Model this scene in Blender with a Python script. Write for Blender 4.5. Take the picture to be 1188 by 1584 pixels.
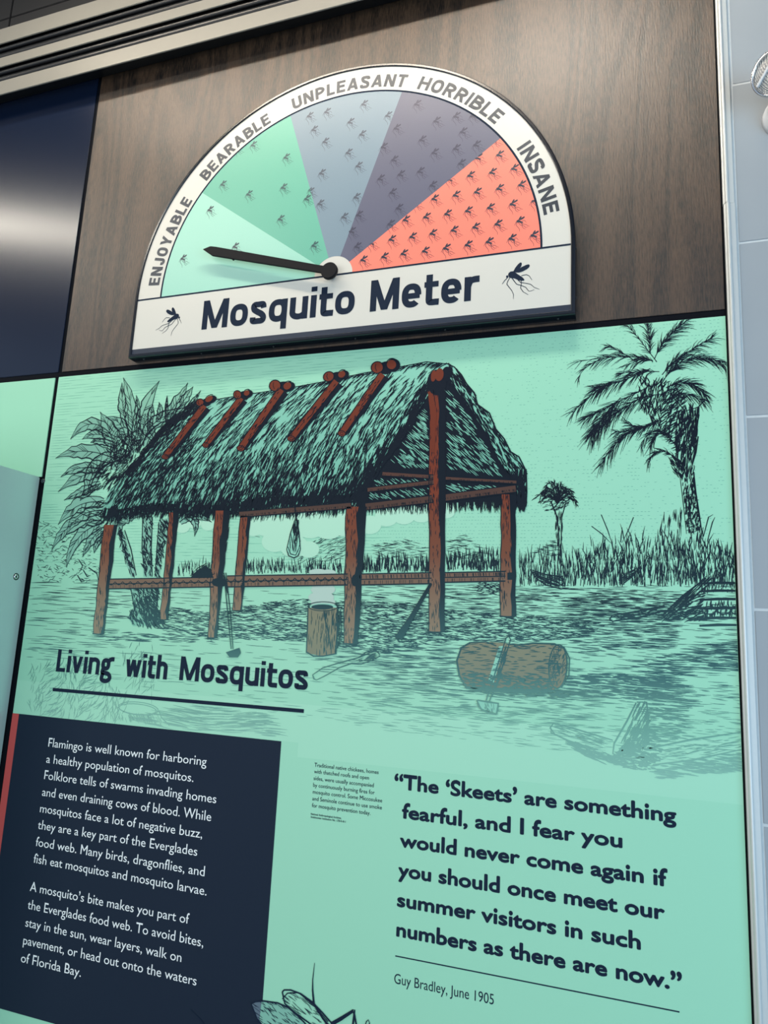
import bpy, bmesh, math, random
from mathutils import Vector, Matrix
from mathutils.geometry import tessellate_polygon

for o in list(bpy.data.objects):
    bpy.data.objects.remove(o, do_unlink=True)
sc = bpy.context.scene
COL = sc.collection

# ------------------------------------------------------------------ camera
# wall plane is y = 0 (x right, z up); camera two metres in front of it, eye height 1.6 m
F_PX = 1102.78
CAM = Vector((0.0, -2.0, 1.6))
RGT = Vector((0.94488, 0.32363, 0.04956))
DWN = Vector((-0.0112, 0.18323, -0.98301))
FWD = Vector((-0.32721, 0.92827, 0.17676))
cam_d = bpy.data.cameras.new('camera')
cam = bpy.data.objects.new('camera', cam_d)
COL.objects.link(cam)
cam_d.sensor_fit = 'VERTICAL'
cam_d.sensor_height = 36.0
cam_d.lens = F_PX / 1584.0 * 36.0
cam_d.clip_start = 0.05
m = Matrix.Identity(4)
for i in range(3):
    m[i][0] = RGT[i]; m[i][1] = -DWN[i]; m[i][2] = -FWD[i]; m[i][3] = CAM[i]
cam.matrix_world = m
sc.camera = cam

# ------------------------------------------------------------------ world and lamps
w = bpy.data.worlds.new('world'); sc.world = w; w.use_nodes = True
bg = w.node_tree.nodes['Background']
bg.inputs[0].default_value = (0.62, 0.78, 1.0, 1); bg.inputs[1].default_value = 0.5

def area(name, loc, target, sx, sy, power, col):
    l = bpy.data.lights.new(name, 'AREA'); l.shape = 'RECTANGLE'; l.size = sx; l.size_y = sy
    l.energy = power; l.color = col
    o = bpy.data.objects.new(name, l); COL.objects.link(o)
    o.location = loc
    o.rotation_euler = (Vector(target) - Vector(loc)).to_track_quat('-Z', 'Y').to_euler()
    return o
# row of warm ceiling lamps under the overhang, a little way out from the wall
area('ceiling_strip_lamp', (-1.15, -0.85, 4.22), (-1.05, 0.0, 2.2), 2.7, 0.05, 34, (1.0, 0.88, 0.72))
area('ceiling_lamp', (-0.22, -0.85, 4.2), (-0.3, 0, 2.4), 0.25, 0.15, 9, (1.0, 0.94, 0.84))
area('ceiling_strip_lamp', (-4.3, -1.47, 4.40), (-3.6, 0, 2.6), 4.4, 0.12, 46, (1.0, 0.93, 0.80))
# added tinted fill lights, standing in for daylight from out of view
area('daylight_fill', (-2.6, -5.6, 1.3), (-1.0, 0, 1.2), 4.0, 2.4, 128, (0.97, 0.98, 0.96))
area('daylight_fill', (3.1, -3.0, 1.4), (0.2, 0, 1.4), 2.4, 2.4, 118, (0.48, 0.76, 1.0))
sc.view_settings.view_transform = 'Standard'
sc.view_settings.look = 'None'
sc.view_settings.gamma = 1.0
sc.view_settings.use_curve_mapping = False
sc.view_settings.exposure = 0.0

# ------------------------------------------------------------------ helpers
def lin(c):
    return tuple(((v/255.0)/12.92 if v/255.0 <= 0.04045 else ((v/255.0+0.055)/1.055)**2.4) for v in c)
def on_wall(px, py, Y=0.0):
    """photo measurement -> point (x, z) on the plane y = Y of the real wall"""
    d = RGT*((px-594.0)/F_PX) + DWN*((py-792.0)/F_PX) + FWD
    t = (Y - CAM.y)/d.y
    p = CAM + d*t
    return (p.x, p.z)
def mat(name, rgb, rough=0.5, metal=0.0, spec=0.5, coat=0.0, noise=0.0, nscale=40, bump=0.0):
    m = bpy.data.materials.new(name); m.use_nodes = True
    nt = m.node_tree; b = nt.nodes['Principled BSDF']
    c = lin(rgb)
    b.inputs['Base Color'].default_value = (*c, 1)
    b.inputs['Roughness'].default_value = rough; b.inputs['Metallic'].default_value = metal
    b.inputs['Specular IOR Level'].default_value = spec
    if coat: b.inputs['Coat Weight'].default_value = coat; b.inputs['Coat Roughness'].default_value = 0.25
    if noise or bump:
        tc = nt.nodes.new('ShaderNodeTexCoord'); n = nt.nodes.new('ShaderNodeTexNoise')
        n.inputs['Scale'].default_value = nscale; n.inputs['Detail'].default_value = 4
        nt.links.new(tc.outputs['Object'], n.inputs['Vector'])
        if noise:
            mx = nt.nodes.new('ShaderNodeMix'); mx.data_type = 'RGBA'
            mx.inputs[6].default_value = (*[v*(1-noise) for v in c], 1)
            mx.inputs[7].default_value = (*[min(1, v*(1+noise)) for v in c], 1)
            nt.links.new(n.outputs['Fac'], mx.inputs[0]); nt.links.new(mx.outputs[2], b.inputs['Base Color'])
        if bump:
            bp = nt.nodes.new('ShaderNodeBump'); bp.inputs['Strength'].default_value = bump; bp.inputs['Distance'].default_value = 0.002
            nt.links.new(n.outputs['Fac'], bp.inputs['Height']); nt.links.new(bp.outputs[0], b.inputs['Normal'])
    return m
def fade_mat(name, stops, rough=0.6):
    """printed ink whose printed colour fades with height on the panel; stops = [(z, rgb)...] rising"""
    m = bpy.data.materials.new(name); m.use_nodes = True
    nt = m.node_tree; b = nt.nodes['Principled BSDF']; b.inputs['Roughness'].default_value = rough; b.inputs['Specular IOR Level'].default_value = 0.15
    g = nt.nodes.new('ShaderNodeNewGeometry'); s = nt.nodes.new('ShaderNodeSeparateXYZ')
    mr = nt.nodes.new('ShaderNodeMapRange'); cr = nt.nodes.new('ShaderNodeValToRGB')
    z0, z1 = stops[0][0], stops[-1][0]
    mr.inputs['From Min'].default_value = z0; mr.inputs['From Max'].default_value = z1
    nt.links.new(g.outputs['Position'], s.inputs[0]); nt.links.new(s.outputs['Z'], mr.inputs['Value'])
    nt.links.new(mr.outputs[0], cr.inputs[0]); nt.links.new(cr.outputs[0], b.inputs['Base Color'])
    e = cr.color_ramp.elements
    while len(e) < len(stops): e.new(0.5)
    for i, (z, c) in enumerate(stops):
        e[i].position = (z-z0)/(z1-z0); e[i].color = (*lin(c), 1)
    return m

def link(name, me, material=None, parent=None, kind=None):
    o = bpy.data.objects.new(name, me); COL.objects.link(o)
    if material is not None: me.materials.append(material)
    if parent is not None: o.parent = parent
    if kind: o['kind'] = kind
    return o
def tag(o, label=None, cat=None, group=None, kind=None):
    if label: o['label'] = label
    if cat: o['category'] = cat
    if group: o['group'] = group
    if kind: o['kind'] = kind
    return o
def empty(name, loc=(0, 0, 0)):
    o = bpy.data.objects.new(name, None); COL.objects.link(o); o.empty_display_size = 0.05
    o.location = loc
    return o
def local(o):
    """child meshes are written in world coordinates: undo the parent's place"""
    if o.parent is not None:
        o.matrix_parent_inverse = Matrix.Translation(-o.parent.location)
    return o
def bm_obj(name, bm, material, parent=None, kind=None, smooth=False):
    me = bpy.data.meshes.new(name); bm.normal_update(); bm.to_mesh(me); bm.free()
    if smooth:
        for p in me.polygons: p.use_smooth = True
    return local(link(name, me, material, parent, kind))
def add_box(bm, x0, x1, y0, y1, z0, z1, bev=0.0):
    r = bmesh.ops.create_cube(bm, size=1.0)
    vs = r['verts']
    for v in vs:
        v.co = Vector(((x0+x1)/2+v.co.x*(x1-x0), (y0+y1)/2+v.co.y*(y1-y0), (z0+z1)/2+v.co.z*(z1-z0)))
    if bev:
        es = list({e for v in vs for e in v.link_edges})
        bmesh.ops.bevel(bm, geom=es, offset=bev, segments=2, affect='EDGES')
def box(name, x0, x1, y0, y1, z0, z1, material, parent=None, bev=0.0, kind=None):
    bm = bmesh.new(); add_box(bm, x0, x1, y0, y1, z0, z1, bev)
    return bm_obj(name, bm, material, parent, kind)
def extrude_profile(name, prof, axis, a0, a1, material, parent=None, kind=None, smooth=False):
    """prof = list of 2-D points; axis 'x': (y, z) profile swept in x; axis 'z': (x, y) profile swept in z"""
    bm = bmesh.new(); A = []; B = []
    for p in prof:
        if axis == 'x': A.append(bm.verts.new((a0, p[0], p[1]))); B.append(bm.verts.new((a1, p[0], p[1])))
        else: A.append(bm.verts.new((p[0], p[1], a0))); B.append(bm.verts.new((p[0], p[1], a1)))
    n = len(prof)
    for i in range(n):
        bm.faces.new((A[i], A[(i+1) % n], B[(i+1) % n], B[i]))
    bm.faces.new(A); bm.faces.new(B)
    bmesh.ops.recalc_face_normals(bm, faces=bm.faces)
    return bm_obj(name, bm, material, parent, kind, smooth)
def add_lathe(bm, prof, centre, axis, seg=48):
    """prof = list of (radius, distance along axis)"""
    ax = Vector(axis).normalized(); q = Vector((0, 0, 1)).rotation_difference(ax)
    rings = []
    for r, h in prof:
        if r < 1e-6:
            rings.append([bm.verts.new(Vector(centre) + ax*h)])
        else:
            rings.append([bm.verts.new(Vector(centre) + q @ Vector((r*math.cos(2*math.pi*k/seg), r*math.sin(2*math.pi*k/seg), h))) for k in range(seg)])
    for a, b in zip(rings[:-1], rings[1:]):
        for k in range(seg):
            k2 = (k+1) % seg
            if len(a) == 1 and len(b) == 1: continue
            if len(a) == 1: bm.faces.new((a[0], b[k], b[k2]))
            elif len(b) == 1: bm.faces.new((a[k], a[k2], b[0]))
            else: bm.faces.new((a[k], a[k2], b[k2], b[k]))
    bmesh.ops.recalc_face_normals(bm, faces=bm.faces)
def lathe(name, prof, centre, axis, material, parent=None, seg=48, smooth=True):
    bm = bmesh.new(); add_lathe(bm, prof, centre, axis, seg)
    o = bm_obj(name, bm, material, parent, smooth=False)
    if smooth:
        for p in o.data.polygons: p.use_smooth = len(p.vertices) == 4
    return o

mural = None
class Ink:
    """flat print: polygons and tapered pen strokes in the plane y = Y"""
    def __init__(s, Y, pix=True, base=0.0):
        s.Y0 = Y; s.n = 0; s.v = []; s.f = []; s.pix = pix; s.base = base
    @property
    def Y(s):
        return s.Y0 - (s.n % 130)*1.6e-6
    def P(s, p):
        return on_wall(p[0], p[1], s.base) if s.pix else (p[0], p[1])
    def fill(s, pts):
        s.n += 1
        q = [s.P(p) for p in pts]; b = len(s.v)
        s.v += [(a, s.Y, c) for a, c in q]
        for t in tessellate_polygon([[Vector((a, c, 0)) for a, c in q]]):
            s.f.append((b+t[0], b+t[1], b+t[2]))
    def stroke(s, pts, w0, w1=None, w2=None):
        """widths in photo pixels (about 2.2 mm) or metres when pix is off: start, middle, end"""
        if w1 is None: w1 = w0
        if w2 is None: w2 = w1
        s.n += 1
        k = 0.0021 if s.pix else 1.0
        q = [s.P(p) for p in pts]; n = len(q); b = len(s.v)
        for i, (a, c) in enumerate(q):
            j0 = max(0, i-1); j1 = min(n-1, i+1)
            dx = q[j1][0]-q[j0][0]; dz = q[j1][1]-q[j0][1]; L = math.hypot(dx, dz) or 1e-9
            t = i/(n-1.0)
            ww = (w0+(w1-w0)*t*2 if t < .5 else w1+(w2-w1)*(t-.5)*2)*k*0.5
            nx, nz = -dz/L*ww, dx/L*ww
            s.v.append((a+nx, s.Y, c+nz)); s.v.append((a-nx, s.Y, c-nz))
        for i in range(n-1):
            s.f.append((b+2*i, b+2*i+1, b+2*i+3, b+2*i+2))
    def ellipse(s, cx, cy, rx, ry, rot=0, n=20):
        s.fill(ell(cx, cy, rx, ry, rot, n))
    def build(s, name, material, parent=None, kind=None):
        if parent is mural: s.v = [(min(0.2478, max(-2.0268, a)), b, min(c, 2.5113)) for a, b, c in s.v]
        # all faces turned to the viewer (-y)
        F = []
        for f in s.f:
            a, b, c = (Vector(s.v[i]) for i in f[:3])
            F.append(f if (b-a).cross(c-a).y < 0 else tuple(reversed(f)))
        me = bpy.data.meshes.new(name); me.from_pydata(s.v, [], F); me.update()
        return local(link(name, me, material, parent, kind))
def ell(cx, cy, rx, ry, rot=0, n=20):
    c, s_ = math.cos(rot), math.sin(rot)
    return [(cx+rx*math.cos(2*math.pi*i/n)*c-ry*math.sin(2*math.pi*i/n)*s_, cy+rx*math.cos(2*math.pi*i/n)*s_+ry*math.sin(2*math.pi*i/n)*c) for i in range(n)]
def bez(p0, p1, p2, n=7):
    return [((1-t)**2*p0[0]+2*t*(1-t)*p1[0]+t*t*p2[0], (1-t)**2*p0[1]+2*t*(1-t)*p1[1]+t*t*p2[1]) for t in [i/(n-1.0) for i in range(n)]]
def through(p0, pm, p2, n=7):
    c = (2*pm[0]-(p0[0]+p2[0])/2, 2*pm[1]-(p0[1]+p2[1])/2)
    return bez(p0, c, p2, n)
def inside(p, poly):
    x, y = p; r = False; j = len(poly)-1
    for i in range(len(poly)):
        xi, yi = poly[i]; xj, yj = poly[j]
        if (yi > y) != (yj > y) and x < (xj-xi)*(y-yi)/(yj-yi)+xi: r = not r
        j = i
    return r
def lerp(a, b, t): return (a[0]+(b[0]-a[0])*t, a[1]+(b[1]-a[1])*t)
def along(poly, t):
    t = max(0, min(1, t))*(len(poly)-1); i = min(int(t), len(poly)-2)
    return lerp(poly[i], poly[i+1], t-i)
RX = random.Random(7)
def rnd(a, b): return RX.uniform(a, b)

# text -------------------------------------------------------------
CAPH = 0.70
_G = {}
def glyphs(txt):
    """outline of one piece of text in the built-in face, as triangles"""
    if txt in _G: return _G[txt]
    cu = bpy.data.curves.new('lettering', 'FONT'); cu.body = txt; cu.size = 1.0
    cu.resolution_u = 4; cu.fill_mode = 'FRONT'
    o = bpy.data.objects.new('lettering', cu); COL.objects.link(o)
    dg = bpy.context.evaluated_depsgraph_get(); e = o.evaluated_get(dg)
    me = e.to_mesh()
    V = [(v.co.x, v.co.y) for v in me.vertices]; Fs = [tuple(p.vertices) for p in me.polygons]
    e.to_mesh_clear(); bpy.data.objects.remove(o, do_unlink=True); bpy.data.curves.remove(cu)
    _G[txt] = (V, Fs)
    return V, Fs
_VH = [v[1] for v in glyphs('H')[0]]; CAPH = max(_VH)-min(_VH)
_VX = [v[1] for v in glyphs('x')[0]]; XHT = max(_VX)
_VD = [v[1] for v in glyphs('d')[0]]; ASC = max(_VD)
def warp(y, xh):
    if y <= 0: return y
    if y <= XHT: return y*xh
    return XHT*xh+(y-XHT)*(ASC-XHT*xh)/(ASC-XHT)
def bolden(ink, V, Fs, fx, bold):
    """heavier weight: the outline repeated, shifted by the extra half stroke"""
    sh = [(0, 0)] if not bold else [(bold*math.cos(a*math.pi/4), bold*math.sin(a*math.pi/4)) for a in range(8)]
    for dx, dz in sh:
        ink.n += 1
        b = len(ink.v)
        for p in V:
            x, z = fx(p); ink.v.append((x+dx, ink.Y, z+dz))
        ink.f += [tuple(b+i for i in f) for f in Fs]
def put_text(ink, txt, x0, z0, cap, x1, bold=0.0, xh=1.0):
    """left edge x0, baseline z0, capital height cap, right edge x1; xh lowers the x-height"""
    V, Fs = glyphs(txt)
    mn = min(v[0] for v in V); mx = max(v[0] for v in V)
    sy = cap/CAPH; sx = (x1-x0)/(mx-mn)
    bolden(ink, V, Fs, lambda p: (x0+(p[0]-mn)*sx, z0+warp(p[1], xh)*sy), bold)
def islands(V, Fs):
    """split the triangles of a line into its separate marks, left to right"""
    par = list(range(len(V)))
    def find(i):
        while par[i] != i: par[i] = par[par[i]]; i = par[i]
        return i
    for f in Fs:
        for i in f[1:]: par[find(i)] = find(f[0])
    D = {}
    for f in Fs: D.setdefault(find(f[0]), []).append(f)
    out = []
    for fs in D.values():
        xs = [V[i][0] for f in fs for i in f]
        out.append([min(xs), max(xs), fs])
    out.sort(key=lambda t: t[0])
    # a dot belongs to the stem below it
    res = []
    for a in out:
        if res and min(a[1], res[-1][1])-max(a[0], res[-1][0]) > 0.5*min(a[1]-a[0], res[-1][1]-res[-1][0]):
            res[-1][2] += a[2]; res[-1][1] = max(a[1], res[-1][1])
        else: res.append(a)
    return [r[2] for r in res]
def letters(txt, x0, z0, cap, x1, bold, xh, Y, material, parent):
    """as put_text, each letter an object of its own"""
    V, Fs = glyphs(txt)
    mn = min(v[0] for v in V); mx = max(v[0] for v in V)
    sy = cap/CAPH; sx = (x1-x0-2*bold)/(mx-mn)
    for fs in islands(V, Fs):
        idx = sorted({i for f in fs for i in f}); m_ = {i: n for n, i in enumerate(idx)}
        k = Ink(Y, pix=False)
        bolden(k, [V[i] for i in idx], [tuple(m_[i] for i in f) for f in fs], lambda p: (x0+bold+(p[0]-mn)*sx, z0+bold+warp(p[1], xh)*(cap-bold*2)/CAPH), bold)
        k.build('letter', material, parent)
# own condensed grotesque for the titles: centre lines stroked at one even weight.
# box: x 0..W, y 0..1 (cap height); lower case x-height X
def cr(pts, n=6):
    P = [pts[0]]+list(pts)+[pts[-1]]; out = []
    for i in range(1, len(P)-2):
        for j in range(n):
            t = j/n; a, b, c, d = P[i-1], P[i], P[i+1], P[i+2]
            out.append(tuple(0.5*((2*b[k])+(-a[k]+c[k])*t+(2*a[k]-5*b[k]+4*c[k]-d[k])*t*t+(-a[k]+3*b[k]-3*c[k]+d[k])*t**3) for k in (0, 1)))
    return out+[pts[-1]]
def oval(x0, x1, y0, y1, n=36):
    """narrow o: half-ellipse ends with straight flanks"""
    cx, cy = (x0+x1)/2, (y0+y1)/2; rx, ry = (x1-x0)/2, (y1-y0)/2; out = []
    for i in range(n+1):
        a = 2*math.pi*i/n; c, s_ = math.cos(a), math.sin(a); e = 0.80
        out.append((cx+rx*math.copysign(abs(c)**e, c), cy+ry*math.copysign(abs(s_)**e, s_)))
    return out
def grot(ch, h, X=0.74):
    """(width, curves, bars, diagonals) ; h = half stroke in cap heights"""
    U = h*2; C = []; B = []; D = []
    def V_(x, y0, y1): B.append((x-h, x+h, y0, y1))
    def H_(y, x0, x1): B.append((x0, x1, y-h*.9, y+h*.9))
    lo = h*.92
    if ch == 'E': W = .47; V_(h, 0, 1); H_(lo, 0, W); H_(.52, 0, W*.92); H_(1-lo, 0, W)
    elif ch == 'L': W = .44; V_(h, 0, 1); H_(lo, 0, W)
    elif ch == 'T': W = .50; V_(W/2, 0, 1); H_(1-lo, 0, W)
    elif ch == 'I': W = U; V_(h, 0, 1)
    elif ch == 'H': W = .54; V_(h, 0, 1); V_(W-h, 0, 1); H_(.52, 0, W)
    elif ch == 'N': W = .56; V_(h, 0, 1); V_(W-h, 0, 1); D.append((h, 1, W-h, 0))
    elif ch == 'M': W = .80; V_(h, 0, 1); V_(W-h, 0, 1); D.append((h*1.15, 1, W/2, .02)); D.append((W-h*1.15, 1, W/2, .02))
    elif ch == 'A': W = .60; D.append((h, 0, W/2, 1)); D.append((W-h, 0, W/2, 1)); H_(.28, W*.2, W*.8)
    elif ch == 'Y': W = .58; D.append((h, 1, W/2, .38)); D.append((W-h, 1, W/2, .38)); V_(W/2, 0, .46)
    elif ch == 'O': W = .55; C.append(oval(h, W-h, lo, 1-lo))
    elif ch == 'U': W = .54; V_(h, .28, 1); V_(W-h, .28, 1); C.append([p for p in [(W/2+(W/2-h)*math.cos(a), .30+(.30-lo)*math.sin(a)) for a in [math.pi+math.pi*i/16 for i in range(17)]]])
    elif ch == 'J': W = .42; V_(W-h, .26, 1); C.append([(W/2+(W/2-h)*math.cos(a), .28+(.28-lo)*math.sin(a)) for a in [math.pi*1.0+math.pi*i/14 for i in range(15)]]); B.append((0, U, .27, .36))
    elif ch in 'PRB':
        W = .52; V_(h, 0, 1); yb = .46 if ch != 'B' else .53; m_ = (1-lo+yb)/2; r = (1-lo-yb)/2; rx = W*.44 if ch != 'B' else W*.40
        C.append([(h, 1-lo), (W-h-rx, 1-lo)]+[(W-h-rx+rx*math.cos(a), m_+r*math.sin(a)) for a in [math.pi/2-math.pi*i/14 for i in range(15)]]+[(h, yb)])
        if ch == 'R': D.append((W*.50, yb+.02, W-h*1.05, 0))
        if ch == 'B':
            r2 = (yb-lo)/2; C.append([(h, yb), (W-h-rx*.9, yb)]+[(W-h*.8-rx*.9+rx*.95*math.cos(a), lo+r2+r2*math.sin(a)) for a in [math.pi/2-math.pi*i/14 for i in range(15)]]+[(h, lo)])
    elif ch == 'S':
        W = .50; C.append(cr([(W-h, .71), (W-h*1.15, .86), (W*.5, 1-lo), (h*1.1, .86), (h*1.15, .70), (W*.38, .57), (W*.68, .43), (W-h, .29), (W-h*1.2, .13), (W*.5, lo), (h*1.1, .13), (h, .30)]))
    elif ch == 'o': W = .54; C.append(oval(h, W-h, lo, X-lo))
    elif ch == 's':
        W = .48; k_ = X; C.append(cr([(W-h*1.05, k_*.70), (W-h*1.3, k_*.87), (W*.5, k_-lo), (h*1.2, k_*.86), (h*1.2, k_*.68), (W*.42, k_*.56), (W*.66, k_*.44), (W-h, k_*.30), (W-h*1.2, k_*.14), (W*.5, lo), (h*1.1, k_*.14), (h*1.0, k_*.31)]))
    elif ch == 'q': W = .54; C.append(oval(h, W-h, lo, X-lo)); V_(W-h, -.26, X)
    elif ch == 'u': W = .52; V_(h, .22, X); V_(W-h, 0, X); C.append([(W/2+(W/2-h)*math.cos(a), .24+(.24-lo)*math.sin(a)) for a in [math.pi+math.pi*i/16 for i in range(17)]])
    elif ch == 'n': W = .52; V_(h, 0, X); V_(W-h, 0, X-.22); C.append([(W/2+(W/2-h)*math.cos(a), X-.24+(.24-lo)*math.sin(a)) for a in [math.pi*i/16 for i in range(17)]])
    elif ch == 'h': W = .52; V_(h, 0, 1.02); V_(W-h, 0, X-.22); C.append([(W/2+(W/2-h)*math.cos(a), X-.24+(.24-lo)*math.sin(a)) for a in [math.pi*i/16 for i in range(17)]])
    elif ch == 'i': W = U; V_(h, 0, X); V_(h, .86, 1.02)
    elif ch == 't': W = .38; V_(.14, .18, .96); H_(X-lo, 0, W); C.append(cr([(.14, .20), (.155, .11), (.22, lo), (.30, lo), (W, lo*.95)]))
    elif ch == 'e':
        W = .53; k_ = X; O_ = oval(h, W-h, lo, X-lo, 40); O_ = O_[1:36]
        C.append([(W-h, k_*.50)]+O_); H_(k_*.48, h, W-h*.4)
    elif ch == 'r': W = .36; V_(h, 0, X); C.append(cr([(h, X*.60), (h*1.5, X*.80), (W*.66, X-lo*1.05), (W, X-lo)]))
    elif ch == 'v': W = .50; D.append((h, X, W/2, 0)); D.append((W-h, X, W/2, 0))
    elif ch == 'w': W = .76; D.append((h, X, W*.29, 0)); D.append((W*.5, X, W*.29, 0)); D.append((W*.5, X, W*.71, 0)); D.append((W-h, X, W*.71, 0))
    elif ch == 'g':
        W = .56; C.append(oval(h, W-h*2.4, X*.40, X-lo)); C.append(cr([(W*.60, X*.86), (W*.78, X*.96), (W, X*.97)]))
        C.append(cr([(W*.24, X*.44), (h*1.1, X*.28), (W*.20, X*.16), (W*.60, X*.10), (W-h*1.3, -.05), (W-h*1.6, -.18), (W*.46, -.25), (h*1.1, -.19), (h*1.05, -.05), (W*.22, X*.13)]))
    else: W = .3
    return W, C, B, D
def grot_letter(ch, sx, sy, wt, place, Y, material, parent, hx=None):
    """sx, sy: metres per unit; wt: stroke weight in metres"""
    h = wt/2/sy; hx = wt/2/sx
    W, C, B, D = grot(ch, h)
    k = Ink(Y, pix=False)
    def fixx(x):           # keep the stroke weight when the letter is narrowed
        return x
    for c in C:
        # centre line scaled, then stroked evenly
        q = []
        for x, y in c:
            t = (x-h)/max(W-2*h, 1e-6); q.append((hx+t*(W-2*hx), y))
        pts = [(x*sx, y*sy) for x, y in q]
        closed = math.hypot(pts[0][0]-pts[-1][0], pts[0][1]-pts[-1][1]) < 1e-6
        pv = [place(*p) for p in pts]; n = len(pv); b = len(k.v); k.n += 1
        for i, (a, c_) in enumerate(pv):
            j0 = i-1 if i > 0 else (n-2 if closed else 0); j1 = i+1 if i < n-1 else (1 if closed else n-1)
            dx = pv[j1][0]-pv[j0][0]; dz = pv[j1][1]-pv[j0][1]; L_ = math.hypot(dx, dz) or 1e-9
            k.v.append((a-dz/L_*wt/2, k.Y, c_+dx/L_*wt/2)); k.v.append((a+dz/L_*wt/2, k.Y, c_-dx/L_*wt/2))
        for i in range(n-1): k.f.append((b+2*i, b+2*i+1, b+2*i+3, b+2*i+2))
    for x0, x1, y0, y1 in B:
        if abs((x1-x0)-2*h) < 1e-6:
            cx = (x0+x1)/2; t = (cx-h)/max(W-2*h, 1e-6) if W > 2*h+1e-4 else 0; cx = hx+t*(W-2*hx) if W > 2*h+1e-4 else hx; x0, x1 = cx-hx, cx+hx
        k.fill([place(x0*sx, y0*sy), place(x1*sx, y0*sy), place(x1*sx, y1*sy), place(x0*sx, y1*sy)])
    for x0, y0, x1, y1 in D:
        t0 = (x0-h)/max(W-2*h, 1e-6); t1 = (x1-h)/max(W-2*h, 1e-6); x0 = hx+t0*(W-2*hx); x1 = hx+t1*(W-2*hx)
        X0, X1, Z0, Z1 = x0*sx, x1*sx, y0*sy, y1*sy
        hw = wt/2*math.hypot(X1-X0, Z1-Z0)/abs(Z1-Z0)*0.96
        k.fill([place(X0-hw, Z0), place(X0+hw, Z0), place(X1+hw, Z1), place(X1-hw, Z1)])
    return k.build('letter', material, parent)
def grot_w(ch, h, hx):
    W = grot(ch, h)[0]
    return W if W > 2*h+1e-4 else 2*hx
def grot_layout(word, span, sy, wt, gap):
    h = wt/2/sy; sx = sy
    for _ in range(12):
        hx = wt/2/sx; tot = sum(grot_w(c, h, hx) for c in word)+gap*(len(word)-1)
        sx = span/tot
    return sx, h, wt/2/sx
def grot_text(word, x0, z0, cap, x1, wt, Y, material, parent, gap=0.085):
    sx, h, hx = grot_layout(word, x1-x0, cap, wt, gap)
    x = x0
    for c in word:
        grot_letter(c, sx, cap, wt, lambda a, b, X=x: (X+a, z0+b), Y, material, parent)
        x += (grot_w(c, h, hx)+gap)*sx
def arc_word(word, a_start, a_end, r_base, cap, wt, Y, material, parent, gap=0.11):
    """a_start/a_end: angles (deg) of the word's outer edges, clockwise"""
    rm = r_base+cap*0.45
    sx, h, hx = grot_layout(word, math.radians(a_start-a_end)*rm, cap, wt, gap)
    pos = 0.0
    for c in word:
        W = grot_w(c, h, hx)*sx
        th = math.radians(a_start)-(pos+W/2)/rm
        ux, uz, rx, rz = math.sin(th), -math.cos(th), math.cos(th), math.sin(th)
        grot_letter(c, sx, cap, wt, lambda a, b: (PC[0]+rx*(r_base+b)+ux*(a-W/2), PC[1]+rz*(r_base+b)+uz*(a-W/2)), Y, material, parent)
        pos += W+gap*sx

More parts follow.
